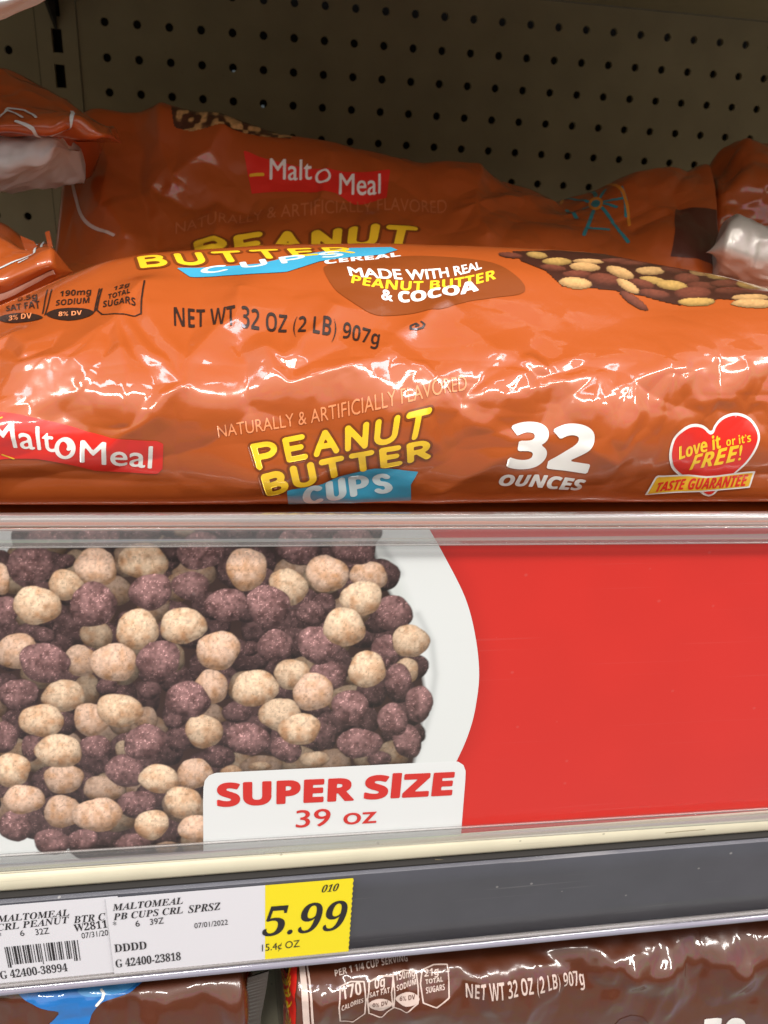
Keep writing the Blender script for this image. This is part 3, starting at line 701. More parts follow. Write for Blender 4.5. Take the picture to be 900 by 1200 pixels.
obj('red_panel', P, F, M['card'], sc_, True, rd)
b = MB(); b.extrude([(YS+.0003, 1.001), (YS+.0003, -.001), (YS+.0008, -.001), (YS+.0008, 1.001)], np.linspace(X0, X1, 12), sslope); b.build('card_back', M['edge'], sc_)
# the printed bowl
X, Z = np.meshgrid(np.arange(X0, -.02, .00026), np.linspace(0, 1, 500)); P = np.stack([X.ravel(), np.full(X.size, YS-.00012), sslope(X, Z).ravel()], 1); q = proj(P)
edge = np.interp(q[:, 1], ARC[:, 1], ARC[:, 0]); Fv = (q[:, 0]-edge)*.0003
V2, T2 = march(X, Z, Fv.reshape(X.shape))
P = np.stack([V2[:, 0], np.full(len(V2), YS-.00012), sslope(V2[:, 0], V2[:, 1])], 1); q = proj(P)
obj('printed_bowl', P, T2, M['card'], sc_, True, paint_balls(q[:, 0], q[:, 1]))
# white label
lab = [(238, 1010), (238, 940), (238.5, 922), (240, 914), (245, 908), (253, 905)] + [(528, 891.5), (537, 892), (543, 896), (545.5, 903), (545, 915), (539, 1000)]
P2 = np.array([splane(*p_) for p_ in lab]); P2[0, 1] -= .006; P2[-1, 1] -= .006
V2, T2 = sdf_poly(P2, .0006)
ok = V2[:, 1]
V2[:, 1] = np.maximum(V2[:, 1], sslope(V2[:, 0], .002))
lp = obj('label_panel', np.stack([V2[:, 0], np.full(len(V2), YS-.00026), V2[:, 1]], 1), T2, M['cardwhite'], sc_, False)
def flat_text(name, s, p0, p1, h, mat_, parent, Y, kind=None, shear=0.0):
    """text on a vertical plane: baseline from p0 to p1 (photo points), capitals h photo pixels tall"""
    v, f, a = text2d(s, kind); A = splane(*p0, Y); B = splane(*p1, Y); C_ = splane(p0[0]+.02*h, p0[1]-h, Y); upv = C_-A
    upv = np.array([0.0, np.linalg.norm(upv)]) if True else upv
    e_ = B-A; w = v[:, :1] + shear*v[:, 1:]*np.linalg.norm(upv)/np.linalg.norm(e_)
    P = A + w*e_ + v[:, 1:]*upv
    return obj(name, np.stack([P[:, 0], np.full(len(P), Y), P[:, 1]], 1), f, mat_, parent, False)

for wd_, pa_, pb_ in (('SUPER', (256, 943.5), (413, 936.2)), ('SIZE', (427.5, 935), (528, 930))):
    A_, B_ = splane(*pa_), splane(*pb_); w_ = np.linalg.norm(B_-A_); h_ = np.linalg.norm(splane(pa_[0], pa_[1]-25.5)-A_)
    V2, T2 = text_sdf(wd_, 'bold', w_, h_, .045*h_, 36); P2 = A_ + V2[:, :1]*(B_-A_) + V2[:, 1:]*np.array([0, h_])
    obj('lettering', np.stack([P2[:, 0], np.full(len(P2), YS-.0004), P2[:, 1]], 1), T2, M['signred'], lp, False)

flat_text('lettering', '39', (346.5, 970), (386, 967.5), 20, M['signred'], lp, YS-.0004, None)
flat_text('lettering', '39', (347.2, 970), (386.8, 967.5), 20, M['signred'], lp, YS-.00045, None)
flat_text('lettering', 'oz', (402, 966.5), (440, 964.2), 20, M['signred'], lp, YS-.0004, None)
flat_text('lettering', 'oz', (402.8, 966.5), (440.8, 964.2), 20, M['signred'], lp, YS-.00045, None)

hd = empty('sign_holder', (-.07, YS, -.25), 'clear plastic holder gripping the red sign by its top and bottom edges', 'sign holder')
XH = list(np.linspace(-.302, .26, 16))
def lip(name, pts, t, m_):
    """strip of clear plastic; each point = (Y, photo row at left, photo row at right), thickness t"""
    b = MB(); n = len(pts); V = []
    for x in XH:
        L = thick_line([(Y, float(hline(pl_, pr_, Y, x))) for Y, pl_, pr_ in pts], t)
        V.append([(x, y, z) for y, z in L])
    m = len(V[0]); b.v = [p for L in V for p in L]
    for i in range(len(XH)-1):
        for j in range(m):
            k = (j+1) % m; b.f.append((i*m+j, i*m+k, (i+1)*m+k, (i+1)*m+j))
    b.f.append(tuple(range(m))[::-1]); b.f.append(tuple((len(XH)-1)*m+j for j in range(m)))
    return b.build(name, m_, hd, True)
lip('back_plate', [(YS+.0016, 1016, 958), (YS+.0016, 800, 800), (YS+.0016, 618, 615)], .0006, M['clear'])
lip('rolled_rim', [(YS+.0020, 611, 609), (YS+.0014, 604.5, 602.5), (YS+.0002, 602.2, 600.2), (YS-.0012, 603, 601), (YS-.0024, 607, 605), (YS-.0031, 612, 610), (YS-.0033, 617.5, 615.5)], .0006, M['rimclear'])
lip('top_lip', [(YS-.0033, 618.6, 616.6), (YS-.0031, 630, 627), (YS-.0028, 640, 634.5)], .0006, M['clear'])
lip('lip_edge', [(YS-.0028, 640.3, 634.8), (YS-.0028, 642, 636.3)], .0007, M['rimclear'])
lip('bottom_lip', [(YS+.0008, 1021, 962.5), (YS-.0018, 1022.5, 963), (YS-.0024, 1019, 960), (YS-.0023, 1012, 954), (YS-.0021, 1004, 948.5)], .0006, M['clear'])
lip('lip_edge', [(YS-.0021, 1003.6, 948.1), (YS-.0021, 1002, 946.8)], .0008, M['rimclear'])

# ================================================================== PRICE TAGS
YT = YC-.0004
def tag_sheet(px0, px1, Y, name, m_, parent, teeth=True):
    x0 = splane(px0, 1090, Y)[0]; x1 = splane(px1, 1070, Y)[0]; n = 60
    zt = ZT-.0013; zb = ZB+.0009; v = []; f = []
    for i in range(n+1):
        x = x0 + (x1-x0)*i/n; v += [(x, Y, zt), (x, Y, zb + (.00025 if (teeth and i % 2) else 0))]
    for i in range(n): f.append((2*i, 2*i+1, 2*i+3, 2*i+2))
    return obj(name, v, f, m_, parent, False), x0, x1, zt, zb
def tag_text(s, p0, p1, h, parent, Y, kind='serif', m_=None, shear=0.0): flat_text('printed_text', s, p0, p1, h, m_ or M['ink'], parent, Y, kind, shear)
t1 = empty('price_tag', tuple(at_y(60, 1105, YT)), 'white price tag with a barcode, half covered by the tag beside it', 'price tag', 'price tags on the grey rail')
sheet, x0, x1, zt, zb = tag_sheet(-60, 140, YT, 'paper', M['tagw'], t1)
Y1 = YT-.00012
tag_text('MALTOMEAL', (-3, 1081), (81.5, 1073), 7.6, t1, Y1, 'serifit'); tag_text('CRL PEANUT', (-3, 1091), (81.5, 1081.5), 7.6, t1, Y1, 'serifit')
tag_text('BTR C', (86.5, 1082), (124, 1078), 8, t1, Y1, 'serifit'); tag_text('W2811', (87, 1092), (126, 1087), 8.5, t1, Y1, 'serif')
tag_text('6', (24, 1097), (29, 1096.5), 6.5, t1, Y1, None); tag_text('32Z', (42, 1096), (58, 1094), 7, t1, Y1, None)
tag_text('*', (-1, 1100), (2.5, 1100), 7, t1, Y1, None); tag_text('07/31/20', (96, 1100), (127, 1096), 6.5, t1, Y1, None)
tag_text('G 42400-38994', (1, 1147.5), (79.5, 1138), 9, t1, Y1, 'serif')
b = MB(); x = 0.0; k = 0
bars = [1, 1, 2, 1, 1, 2, 1, 1, 3, 1, 2, 1, 1, 2, 2, 1, 1, 1, 3, 1, 1, 2, 1, 2, 2, 1, 1, 1, 1, 3, 1, 2, 1, 1, 2, 1, 3, 1, 1, 2, 1, 1, 2, 1, 1, 3, 1, 1, 2, 1, 1, 2, 1, 1, 2, 2, 1]
tot = sum(bars)
for i, wd in enumerate(bars):
    if i % 2 == 0:
        a0 = x/tot; a1 = (x+wd*.92)/tot; lng = i in (0, 2, 28, 54, 56) or i > 50
        pA = splane(5+86*a0, 1110-8.5*a0, Y1); pB = splane(5+86*a1, 1110-8.5*a1, Y1); hgt = .0093 if not lng else .0107
        b.quad((pA[0], Y1, pA[1]), (pA[0], Y1, pA[1]-hgt), (pB[0], Y1, pB[1]-hgt), (pB[0], Y1, pB[1]))
    x += wd
b.build('barcode', M['ink'], t1)
t2 = empty('price_tag', tuple(at_y(270, 1085, YT)), 'white price tag with a yellow end panel reading 5.99', 'price tag', 'price tags on the grey rail')
Y2 = YT-.0005
sheet, x0, x1, zt, zb = tag_sheet(128, 311, Y2, 'paper', M['tagw'], t2)
sheet, x0, x1, zt, zb = tag_sheet(310.6, 411, Y2-.00005, 'yellow_panel', M['tagy'], t2)
# perforated right edge
v = []; f = []; n = 30
for i in range(n+1):
    z = zt + (zb-zt)*i/n; v += [(x1-.0001, Y2-.0001, z), (x1 + (.0003 if i % 2 else -.00005), Y2-.0001, z)]
for i in range(n): f.append((2*i, 2*i+1, 2*i+3, 2*i+2))
obj('perforated_edge', v, f, M['tagy'], t2, False)
Y3 = Y2-.0002
tag_text('MALTOMEAL', (132, 1067.5), (214.5, 1059), 7.6, t2, Y3, 'serifit'); tag_text('PB CUPS CRL', (133, 1078.5), (214.5, 1070), 7.6, t2, Y3, 'serifit')
tag_text('SPRSZ', (220.5, 1070), (258.5, 1066), 8.5, t2, Y3, 'serifit'); tag_text('*', (133, 1088), (137, 1088), 8, t2, Y3, None)
tag_text('6', (159, 1086), (164, 1085.5), 7, t2, Y3, None); tag_text('39Z', (176, 1084), (192, 1082), 7, t2, Y3, None)
tag_text('07/01/2022', (228, 1088), (267, 1083.5), 6, t2, Y3, None); tag_text('DDDD', (134.5, 1116), (172, 1112), 9, t2, Y3, 'serif')
tag_text('G 42400-23818', (136, 1134), (212, 1125), 9, t2, Y3, 'serif'); tag_text('010', (376, 1046), (395, 1044), 8, t2, Y3, 'serif', shear=.25)
tag_text('5.99', (306, 1097.5), (400, 1089.5), 32.5, t2, Y3, 'serif', shear=.18); tag_text('15.4¢ OZ', (307, 1115), (351, 1109.5), 8, t2, Y3, None)

# ================================================================== THE BIG ORANGE BAG
def lvl(*p): return list(p)
FX = (-.238, .166); RX = (-.209, .1450)
def mixx(a): return (FX[0]*(1-a)+RX[0]*a, FX[1]*(1-a)+RX[1]*a)
rows = [
 dict(Y=-.48, x=FX, z=-.1870),                                                                    # 0 underside
 dict(Y=-.556, x=FX, z=-.1868),                                                                   # 1
 dict(Y=-.5720, x=FX, py=lvl((-200, 592), (0, 594), (200, 594), (450, 592), (900, 590), (1200, 589))),      # 2 front bottom edge
 dict(Y=-.5785, x=FX, py=lvl((-200, 580), (0, 566), (300, 566), (600, 564), (900, 560), (1200, 560))),      # 3
 dict(Y=-.5798, x=FX, py=lvl((-200, 565), (-40, 540), (100, 524), (300, 522), (600, 520), (900, 515), (1200, 520))),      # 4
 dict(Y=-.5765, x=FX, py=lvl((-200, 545), (-40, 505), (100, 478), (300, 474), (600, 470), (900, 462), (1200, 470))),      # 5
 dict(Y=-.5680, x=FX, py=lvl((-200, 525), (-40, 470), (60, 437), (300, 428), (600, 424), (900, 414), (1200, 425))),       # 6 shoulder
 dict(Y=-.5560, x=FX, py=lvl((-200, 510), (-40, 440), (60, 402), (300, 388), (600, 384), (900, 380), (1200, 400))),       # 7
 dict(Y=-.5440, x=FX, py=lvl((-200, 495), (-40, 412), (60, 374), (170, 358), (300, 350), (600, 347), (900, 356), (1200, 390))),  # 8
 dict(Y=-.5300, x=mixx(.05), py=lvl((-200, 480), (-40, 390), (60, 347), (170, 324), (300, 316), (600, 314), (750, 322), (900, 340), (1200, 385))),  # 9
 dict(Y=-.5060, x=mixx(.12), py=lvl((-200, 470), (-40, 375), (0, 355), (68, 325), (120, 304), (170, 294), (300, 286), (450, 284), (600, 288), (690, 293), (750, 304), (850, 322), (900, 338), (1200, 400))),  # 10 ridge
 dict(Y=-.4550, x=mixx(.4), py=lvl((-200, 490), (0, 366), (68, 337), (120, 316), (170, 306), (300, 299), (450, 297), (600, 301), (690, 307), (750, 318), (850, 338), (900, 356), (1200, 420))),                                                           # 11 valley
 dict(Y=-.4000, x=(-.211, .1270), py=lvl((-100, 420), (60, 335), (170, 312), (300, 304), (450, 300), (600, 303), (750, 320), (850, 340), (900, 352), (1000, 372))),  # 12
 dict(Y=-.3740, x=(-.210, .1315), py=lvl((-100, 400), (60, 300), (110, 284), (150, 272), (300, 262), (450, 258), (600, 268), (690, 270), (800, 268), (850, 275), (1000, 290))),  # 13
 dict(Y=-.3500, x=(-.209, .1390), py=lvl((-100, 300), (60, 235), (110, 208), (200, 205), (340, 212), (450, 220), (600, 240), (665, 255), (740, 238), (800, 226), (850, 228), (1000, 240))),   # 14
 dict(Y=-.3260, x=RX, py=lvl((-100, 200), (60, 170), (90, 140), (110, 132), (190, 128), (250, 145), (340, 164), (450, 184), (560, 202), (610, 216), (655, 240), (700, 226), (740, 208), (790, 195), (845, 192), (1000, 200))),  # 15 top
 dict(Y=-.3080, x=RX, dz=-.004),
 dict(Y=-.2850, x=RX, dz=-.030),
 dict(Y=-.2850, x=RX, z=-.170),
 dict(Y=-.3300, x=mixx(.7), z=-.1866),
]
FRONT, TOP, REAR = (2, 10), (5, 11), (11, 16)
FRONTZ = (2, 10)
STAR = [[(60, 430), (75, 425), (110, 398), (144, 372), (152, 350), (162, 341)], [(162, 341), (184, 385), (203, 425), (208, 451)], [(146, 373), (160, 396), (172, 414)], [(172, 414), (192, 435), (208, 451)],
        [(208, 452), (216, 425), (232, 408), (250, 388), (272, 376), (288, 340)], [(208, 452), (175, 482), (138, 505), (120, 522)], [(140, 374), (138, 412), (144, 440), (136, 490)], [(144, 372), (118, 395), (88, 428)],
        [(2, 407), (20, 398), (34, 408), (37, 420)], [(0, 425), (30, 432), (75, 428)], [(312, 420), (318, 445), (335, 456)], [(335, 456), (380, 440), (428, 430), (462, 417), (470, 425)],
        [(460, 418), (490, 425), (505, 440)], [(392, 363), (372, 390), (352, 418)], [(352, 418), (330, 430), (312, 420)], [(488, 388), (505, 370), (520, 362)]]
SHOULD = [[(575, 458), (600, 450), (618, 443), (621, 464)], [(621, 464), (655, 450), (680, 441), (703, 440)], [(703, 440), (715, 455), (738, 448), (770, 432), (797, 428)], [(778, 440), (772, 465), (773, 482)], [(780, 440), (787, 470), (790, 490), (796, 505)],
          [(800, 445), (812, 455), (822, 470)], [(700, 445), (695, 470), (690, 500)], [(740, 445), (745, 480), (730, 510)], [(593, 420), (640, 428), (672, 420)], [(520, 430), (505, 470), (512, 520)], [(560, 500), (600, 520), (640, 515)], [(520, 580), (580, 545), (610, 530)], [(690, 520), (720, 535), (745, 510)]]
REARC = [[(150, 130), (165, 180), (160, 230), (185, 285)], [(190, 128), (185, 170), (200, 215)], [(200, 205), (225, 190), (250, 178), (262, 160)], [(185, 225), (215, 240), (255, 232), (290, 240)], [(250, 245), (255, 265), (250, 290)],
         [(540, 250), (600, 235), (650, 238)], [(745, 262), (785, 250)], [(560, 200), (555, 240), (570, 280)], [(110, 140), (125, 190), (120, 250), (150, 280)], [(800, 200), (790, 225), (800, 245)], [(385, 190), (380, 225), (375, 245)]]
def wr_front(s, U, V):
    rv = s.row_v; h = np.zeros(U.shape); rng = np.random.RandomState(4)
    band = lambda a, b_, w: np.clip((V-a)/w, 0, 1)*np.clip((b_-V)/w, 0, 1)
    sh_ = np.exp(-((V-rv[5]-.004)/.014)**2); face = band(rv[2], rv[6], .012); top = band(rv[6]-.005, rv[11], .03); rear = band(rv[11], rv[16], .02)
    wx = U + .006*(fbm(U/.02, V/.02, 31)-.5); wy = V + .006*(fbm(U/.02+5, V/.02, 37)-.5)
    calm = 1 - .85*np.exp(-((V-rv[10])/.02)**2)
    lump = np.clip((fbm(U/.045, V/.045, 71, 2)-.42)*5, 0, 1)            # calm and crumpled patches alternate
    h += facets(wx, wy, .056, 3)*(.11*face+.045*top*calm+.10*rear)
    h += facets(wx, wy, .024, 8)*(.06*face*(.3+lump)+.12*sh_*(.25+lump)+.08*rear)
    h += facets(wx, wy, .010, 18)*(.02*face*lump+.07*sh_*lump+.03*rear*lump)
    h += .0004*(ridged(wx, wy, .013, 11, .16)-.6)*(sh_*1.0+.3*face+.4*rear)*lump
    h += (fbm(U/.05, V/.05, 2, 2)-.5)*(.004*top*calm+.004*face+.006*rear) + (fbm(U/.018, V/.018, 6, 2)-.5)*(.0004*face+.0012*rear+.0003*sh_)
    pud = fbm(U/.011, V/.011, 44, 2); h += .00022*np.clip((pud-.45)*4, 0, 1)*(face+.5*top*calm+.5*rear)     # puffs pressing through the film
    hc = np.zeros(U.shape)
    for l in STAR:
        P = np.array([s.uv(*p_, FRONTZ) for p_ in l]); hc = np.maximum(hc, crease(wx, wy, P, .0027, .0068, .0008))
    for l in SHOULD:
        P = np.array([s.uv(*p_, FRONTZ) for p_ in l]); hc = np.maximum(hc, crease(wx, wy, P, .0014, .0048, .0009))
    h += hc - .0006
    hp = np.zeros(U.shape); hn = np.zeros(U.shape)
    for i, l in enumerate(REARC):
        P = np.array([s.uv(*p_, REAR) for p_ in l]); c = crease(wx, wy, P, .0040, .009, .0011)
        if i % 3: hp = np.maximum(hp, c)
        else: hn = np.maximum(hn, c)
    h += hp - hn
    for i in range(34):                                   # short random puckers along the shoulder
        c = np.array([rng.uniform(.01, s.W-.01), rv[5]+.004+rng.normal(0, .011)]); a = rng.uniform(.5, 2.6); l = rng.uniform(.006, .022)
        P = c + np.linspace(-.5, .5, 4)[:, None]*l*np.array([math.cos(a), math.sin(a)]) + rng.normal(0, .0012, (4, 2))
        h += crease(U, V, P, rng.uniform(.0004, .0011)*(1 if rng.rand() > .25 else -1), rng.uniform(.0022, .0048), .0005)
    return h
big = Film(rows, 700, 1150, wr_front, taper=.014, end=(-.350, -.150), dens=[.25, .8] + [1]*14 + [.4, .2, .15, .15])
bag = big.body('cereal_bag', M['orange'])
tag(bag, 'large glossy orange cereal bag lying across the shelf above the red sign', 'cereal bag', 'orange cereal bags on the shelf')
def sub(name): return None
Z_ = FRONTZ
# -- brand banner on the front gusset
bn = big.poly('brand_banner', [(-40, 480), (0, 484), (25, 486), (60, 493), (100, 506), (130, 513), (184, 517), (191, 521), (190, 553), (184, 559), (110, 557), (80, 549), (40, 541), (0, 541), (-40, 547)], Z_, M['red'], bag, .00018)
big.text('brand_lettering', 'Malt', [(-8, 522), (63, 532), (-8, 494)], Z_, M['white'], bn, .0003, None, .012)
big.text('brand_lettering', 'Meal', [(93, 545), (177, 552), (94, 517)], Z_, M['white'], bn, .0003, None, .012)
sp = [(75 + (10 if k < 24 else 10-.62*(k-23))*math.cos(math.radians(-110+15*k)), 527 + (12 if k < 24 else 12-.72*(k-23))*math.sin(math.radians(-110+15*k))) for k in range(33)]
big.strokes('brand_lettering', [sp], Z_, .00055, M['white'], bn, .0003)
big.strokes('sun_rays', [[(-2, 494), (4, 491)], [(-2, 501), (6, 498)], [(0, 534), (14, 541)]], Z_, .00025, M['gold'], bn, .0003)
# -- gusset lettering
big.text('flavor_lettering', 'NATURALLY & ARTIFICIALLY FLAVORED', [(256, 514), (547, 457), (254, 499), (545, 442)], Z_, M['faint'], bag, .0002, None, 0.0, 0, 16, mid=(401, 489))
PQ = [(304, 546), (496, 509), (297, 524), (501, 482)]
BQ = [(316, 575), (501, 536), (310, 556), (500, 517)]
po = big.rounded('product_name', 'PEANUT', PQ, Z_, .235, M['outline'], bag, .00018, .40)
big.rounded('product_name', 'BUTTER', BQ, Z_, .26, M['outline'], bag, .00022, .42)
big.rounded('product_lettering', 'PEANUT', PQ, Z_, .135, M['yellow'], po, .00034, .40)
big.rounded('product_lettering', 'BUTTER', BQ, Z_, .15, M['yellow'], po, .00036, .42)
cb = big.poly('blue_ribbon', [(336, 573), (377, 569), (414, 559), (439, 552), (460, 552), (491, 555), (482, 570), (482, 589), (410, 592), (338, 592)], Z_, M['blue'], bag, .00026)
big.rounded('ribbon_lettering', 'CUPS', [(360, 591), (457, 580), (358, 573), (455, 561)], Z_, .13, M['paleblue'], cb, .0004, .5)
big.text('ounce_lettering', '32', [(594, 546), (684, 549), (601, 496)], Z_, M['white'], bag, .0002, 'bold', .035)
big.text('ounce_lettering', 'OUNCES', [(585, 570), (681, 572), (587, 556)], Z_, M['white'], bag, .0002, 'boldit', .035)
HE = [(839, 509), (830, 501), (815, 498), (800, 503), (789, 515), (785, 533), (789, 550), (800, 563), (815, 575), (832, 585), (850, 573), (868, 560), (885, 543), (896, 522), (897, 508), (890, 494), (878, 486.5), (866, 485.5), (852, 492), (843, 502)]
h0 = big.poly('heart_badge', HE, Z_, M['white'], bag, .00018, .0001, 3)
big.poly('heart_face', HE, Z_, M['red'], h0, .0003, -.0007, 3)
big.text('badge_lettering', 'Love it', [(797.5, 540), (850, 529), (797, 524)], Z_, M['yellow'], h0, .00042, 'bold', .02)
big.text('badge_lettering', 'or it’s', [(857, 527), (886, 521), (857, 517)], Z_, M['yellow'], h0, .00042, 'bold', 0)
big.text('badge_lettering', 'FREE!', [(811, 556), (873, 544), (814, 538)], Z_, M['yellow'], h0, .00042, 'boldit', .01)
RB = [(771, 560), (831, 564), (890, 559), (881, 576), (820, 580), (757, 583)]
r0 = big.poly('guarantee_ribbon', RB, Z_, M['white'], bag, .0004, .0001)
big.poly('ribbon_face', RB, Z_, M['gold'], r0, .0005, -.0005)
big.text('ribbon_lettering', 'TASTE GUARANTEE', [(769.5, 579.5), (877, 574), (773, 569)], Z_, M['red'], r0, .00062, 'boldit', .02)
# -- top panel
big.text('weight_lettering', 'NET WT 32 OZ (2 LB) 907g', [(205, 387), (443, 411), (204, 363), (446, 392)], Z_, M['black'], bag, .0002, 'bold', -.012, mid=(325, 392))
fb = big.poly('flavor_badge', [(385, 322), (392, 315), (450, 307), (500, 305), (565, 309), (594, 320), (611, 339), (575, 346), (545, 352), (510, 366), (450, 370), (425, 363), (400, 346)], Z_, M['patch'], bag, .00018, .0012, 4)
big.text('badge_lettering', 'MADE WITH REAL', [(410, 328), (564, 317), (407, 318), (562, 309)], Z_, M['white'], fb, .0003, None, .03, mid=(500, 330))
big.text('badge_lettering', 'PEANUT BUTTER', [(411, 336), (581, 328), (413, 327), (580, 318)], Z_, M['yellow'], fb, .0003, 'bold', .01, mid=(497, 343))
big.text('badge_lettering', '& COCOA', [(447, 354), (560, 341), (447, 342), (558, 329)], Z_, M['white'], fb, .0003, 'bold', .04, mid=(498, 356))
bq = [(168, 311), (412, 298), (164, 299.5), (404, 290.5)]
po2 = big.rounded('product_name', 'BUTTER', bq, Z_, .24, M['outline'], bag, .00018, .46, asp=7.4)
big.rounded('product_lettering', 'BUTTER', bq, Z_, .125, M['yellow'], po2, .0003, .46, asp=7.4)
cb2 = big.poly('blue_ribbon', [(206, 311), (260, 309), (304, 307), (337, 301), (411, 291), (458, 290), (466, 294), (449, 300), (374, 309), (337, 319), (280, 322), (222, 321)], Z_, M['blue'], bag, .00026)
big.rounded('ribbon_lettering', 'CUPS', [(240, 317.5), (400, 303), (237, 311), (396, 296)], Z_, .13, M['paleblue'], cb2, .0004, .6, asp=5.5)
big.text('cereal_lettering', 'CEREAL', [(381, 313.5), (469, 303), (380, 307), (468, 297.5)], Z_, M['white'], bag, .0002, 'bold', .03)
# -- nutrition boxes
lens = lambda cx, cy, rx, ry: [(cx+rx*math.cos(a)*(1), cy+ry*math.sin(a)*abs(math.sin(a))**.25) for a in np.linspace(0, 2*math.pi, 20)[:-1]]
nb = big.strokes('nutrition_boxes', [[(60, 338), (56, 352), (52, 368)], [(55, 338), (52, 350), (49, 366)], [(116, 337), (113, 352), (111, 366)], [(119, 337), (116, 350), (114, 364)], [(114, 364), (121, 372), (140, 376), (158, 376.5), (167, 374.5)], [(171, 335), (169, 352), (167.5, 375)]], Z_, .00022, M['black'], bag, .0002)
for cx, cy, rx, ry, s_ in ((23, 371.5, 27, 6.5, '3% DV'), (82, 367, 29, 8.5, '8% DV')):
    big.poly('nutrition_lens', lens(cx, cy, rx, ry), Z_, M['black'], nb, .0002, cell=.0004)
    big.text('nutrition_lettering', s_, [(cx-14, cy+2.8), (cx+14, cy+1.6), (cx-14, cy-2.8)], Z_, M['faint'], nb, .0003, 'bold', 0)
for s_, a, b_, c in (('0.5g', (19, 351.5), (43, 348.5), (20, 347)), ('SAT FAT', (6, 363), (46, 360), (6, 357)), ('190mg', (69, 345.5), (106, 343), (70, 340)), ('SODIUM', (64, 356), (104, 353.5), (65, 349.8)), ('12g', (133, 341), (153, 339.5), (134, 336)), ('TOTAL', (127, 351.5), (155, 350.5), (127, 345)), ('SUGARS', (121, 361), (161, 364.5), (121.5, 353))):
    big.text('nutrition_lettering', s_, [a, b_, c], Z_, M['black'], nb, .0002, 'bold', 0)
big.strokes('grams_mark', [[(492, 386), (496, 388), (494, 392), (487, 394), (480, 393), (480, 390), (486, 388), (489, 390), (486, 391)]], Z_, .0003, M['black'], bag, .0002)
# -- printed nuts on the top panel
NUTS = [(30, 445, 40, 14, 5, 'T'), (225, 467, 60, 10, 0, 'T'), (330, 462, 60, 9, 0, 'P'), (400, 470, 60, 9, 0, 'P'), (105, 470, 55, 16, 0, 'T'), (460, 495, 55, 13, 0, 'T'), (560, 490, 60, 13, 3, 'P'), (650, 500, 45, 13, 5, 'T'), (730, 515, 62, 12, 4, 'T'), (820, 520, 40, 12, 5, 'P'),
        (90, 495, 50, 12, 5, 'P'), (210, 490, 58, 18, 2, 'T'), (470, 525, 50, 12, 5, 'T'), (600, 520, 48, 16, 5, 'P'), (345, 505, 55, 20, 15, 'T'), (180, 518, 55, 14, 0, 'P'), (545, 540, 60, 16, 5, 'T'), (430, 540, 50, 16, 8, 'P'), (660, 545, 60, 14, 5, 'P'), (740, 542, 55, 14, 3, 'P'), (860, 550, 75, 20, 8, 'T'),
        (285, 535, 62, 22, 5, 'P'), (175, 550, 62, 20, 5, 'T'), (375, 555, 48, 18, 25, 'T'), (480, 573, 60, 16, 2, 'P'), (625, 570, 68, 24, 3, 'P'), (770, 570, 65, 16, 3, 'P'), (870, 580, 60, 12, 5, 'P'), (640, 602, 68, 16, 3, 'T'), (840, 602, 72, 12, 3, 'T'), (850, 625, 85, 16, 5, 'T'), (960, 600, 70, 18, 6, 'P'), (960, 560, 60, 18, 6, 'T'), (400, 607, 62, 17, 28, 'P'), (-70, 448, 46, 12, 6, 'P')]
NBG = np.array([(600, 294), (650, 292), (760, 300), (830, 314), (930, 330), (930, 352), (880, 352), (845, 346), (800, 350), (755, 342), (700, 337), (660, 335), (640, 318), (610, 306)], float)
def paint_nuts(px, py):
    rgb = np.tile(lin((58, 28, 18)), (len(px), 1)); msk = inside(px, py, [(NBG[i], NBG[(i+1) % len(NBG)]) for i in range(len(NBG))])
    for i, (cx, cy, rx, ry, an, ty) in enumerate(NUTS):
        cx, cy, rx, ry = 620+cx/3.214, 160+cy/3.214, rx/3.214, ry/3.214; a = math.radians(an)
        dx, dy = px-cx, py-cy; x = (dx*math.cos(a)+dy*math.sin(a))/rx; y = (-dx*math.sin(a)+dy*math.cos(a))/ry
        r = x*x+y*y; m = r < 1
        tone = (.38+.72*np.clip(np.sqrt(np.clip(1-r, 0, 1))*.7 - .55*y, 0, 1))[:, None]
        c = lin((204, 160, 104) if i % 4 else (188, 150, 84)) if ty == 'T' else lin((112, 60, 44))
        tx = (.75+.5*fbm(px/2.2, py/1.4, 40+i, 2))[:, None]
        rgb = np.where(m[:, None], c*tone*tx, rgb); msk = msk | m
    return rgb, msk
big.painted('printed_nuts', (560, 284, 925, 362), (5, 10), paint_nuts, M['nuts'], bag)
# -- rear slope of the bag
bn2 = big.poly('brand_banner', [(285, 181), (311, 190), (365, 203), (402, 206), (456, 204), (453, 232), (416, 237), (393, 228), (337, 224), (295, 224)], REAR, M['red'], bag, .0002)
big.text('brand_lettering', 'Malt', [(316, 211), (365, 213), (316, 190)], REAR, M['white'], bn2, .00035, None, .012)
big.text('brand_lettering', 'Meal', [(397, 229), (446, 226), (397, 208)], REAR, M['white'], bn2, .00035, None, .012)
big.strokes('brand_lettering', [[(378+7.5*math.cos(a), 212+6*math.sin(a)) for a in np.linspace(-1.9, 4.6, 26)]], REAR, .0007, M['white'], bn2, .00035)
big.strokes('sun_rays', [[(294, 206), (308, 206)]], REAR, .0008, M['gold'], bn2, .00035)
big.text('flavor_lettering', 'NATURALLY & ARTIFICIALLY FLAVORED', [(205, 270), (524, 248), (205, 257), (523, 235)], REAR, M['dimfaint'], bag, .0002, None, 0.0, 0, 14)  # darker, lower-contrast ink than the front flavor lettering
pq = [(236, 303), (480, 283), (232, 284), (485, 266)]
po3 = big.rounded('product_name', 'PEANUT', pq, REAR, .25, M['outline'], bag, .0002, .42, asp=7.0)
big.rounded('product_lettering', 'PEANUT', pq, REAR, .15, M['yellow'], po3, .00035, .42, asp=7.0)
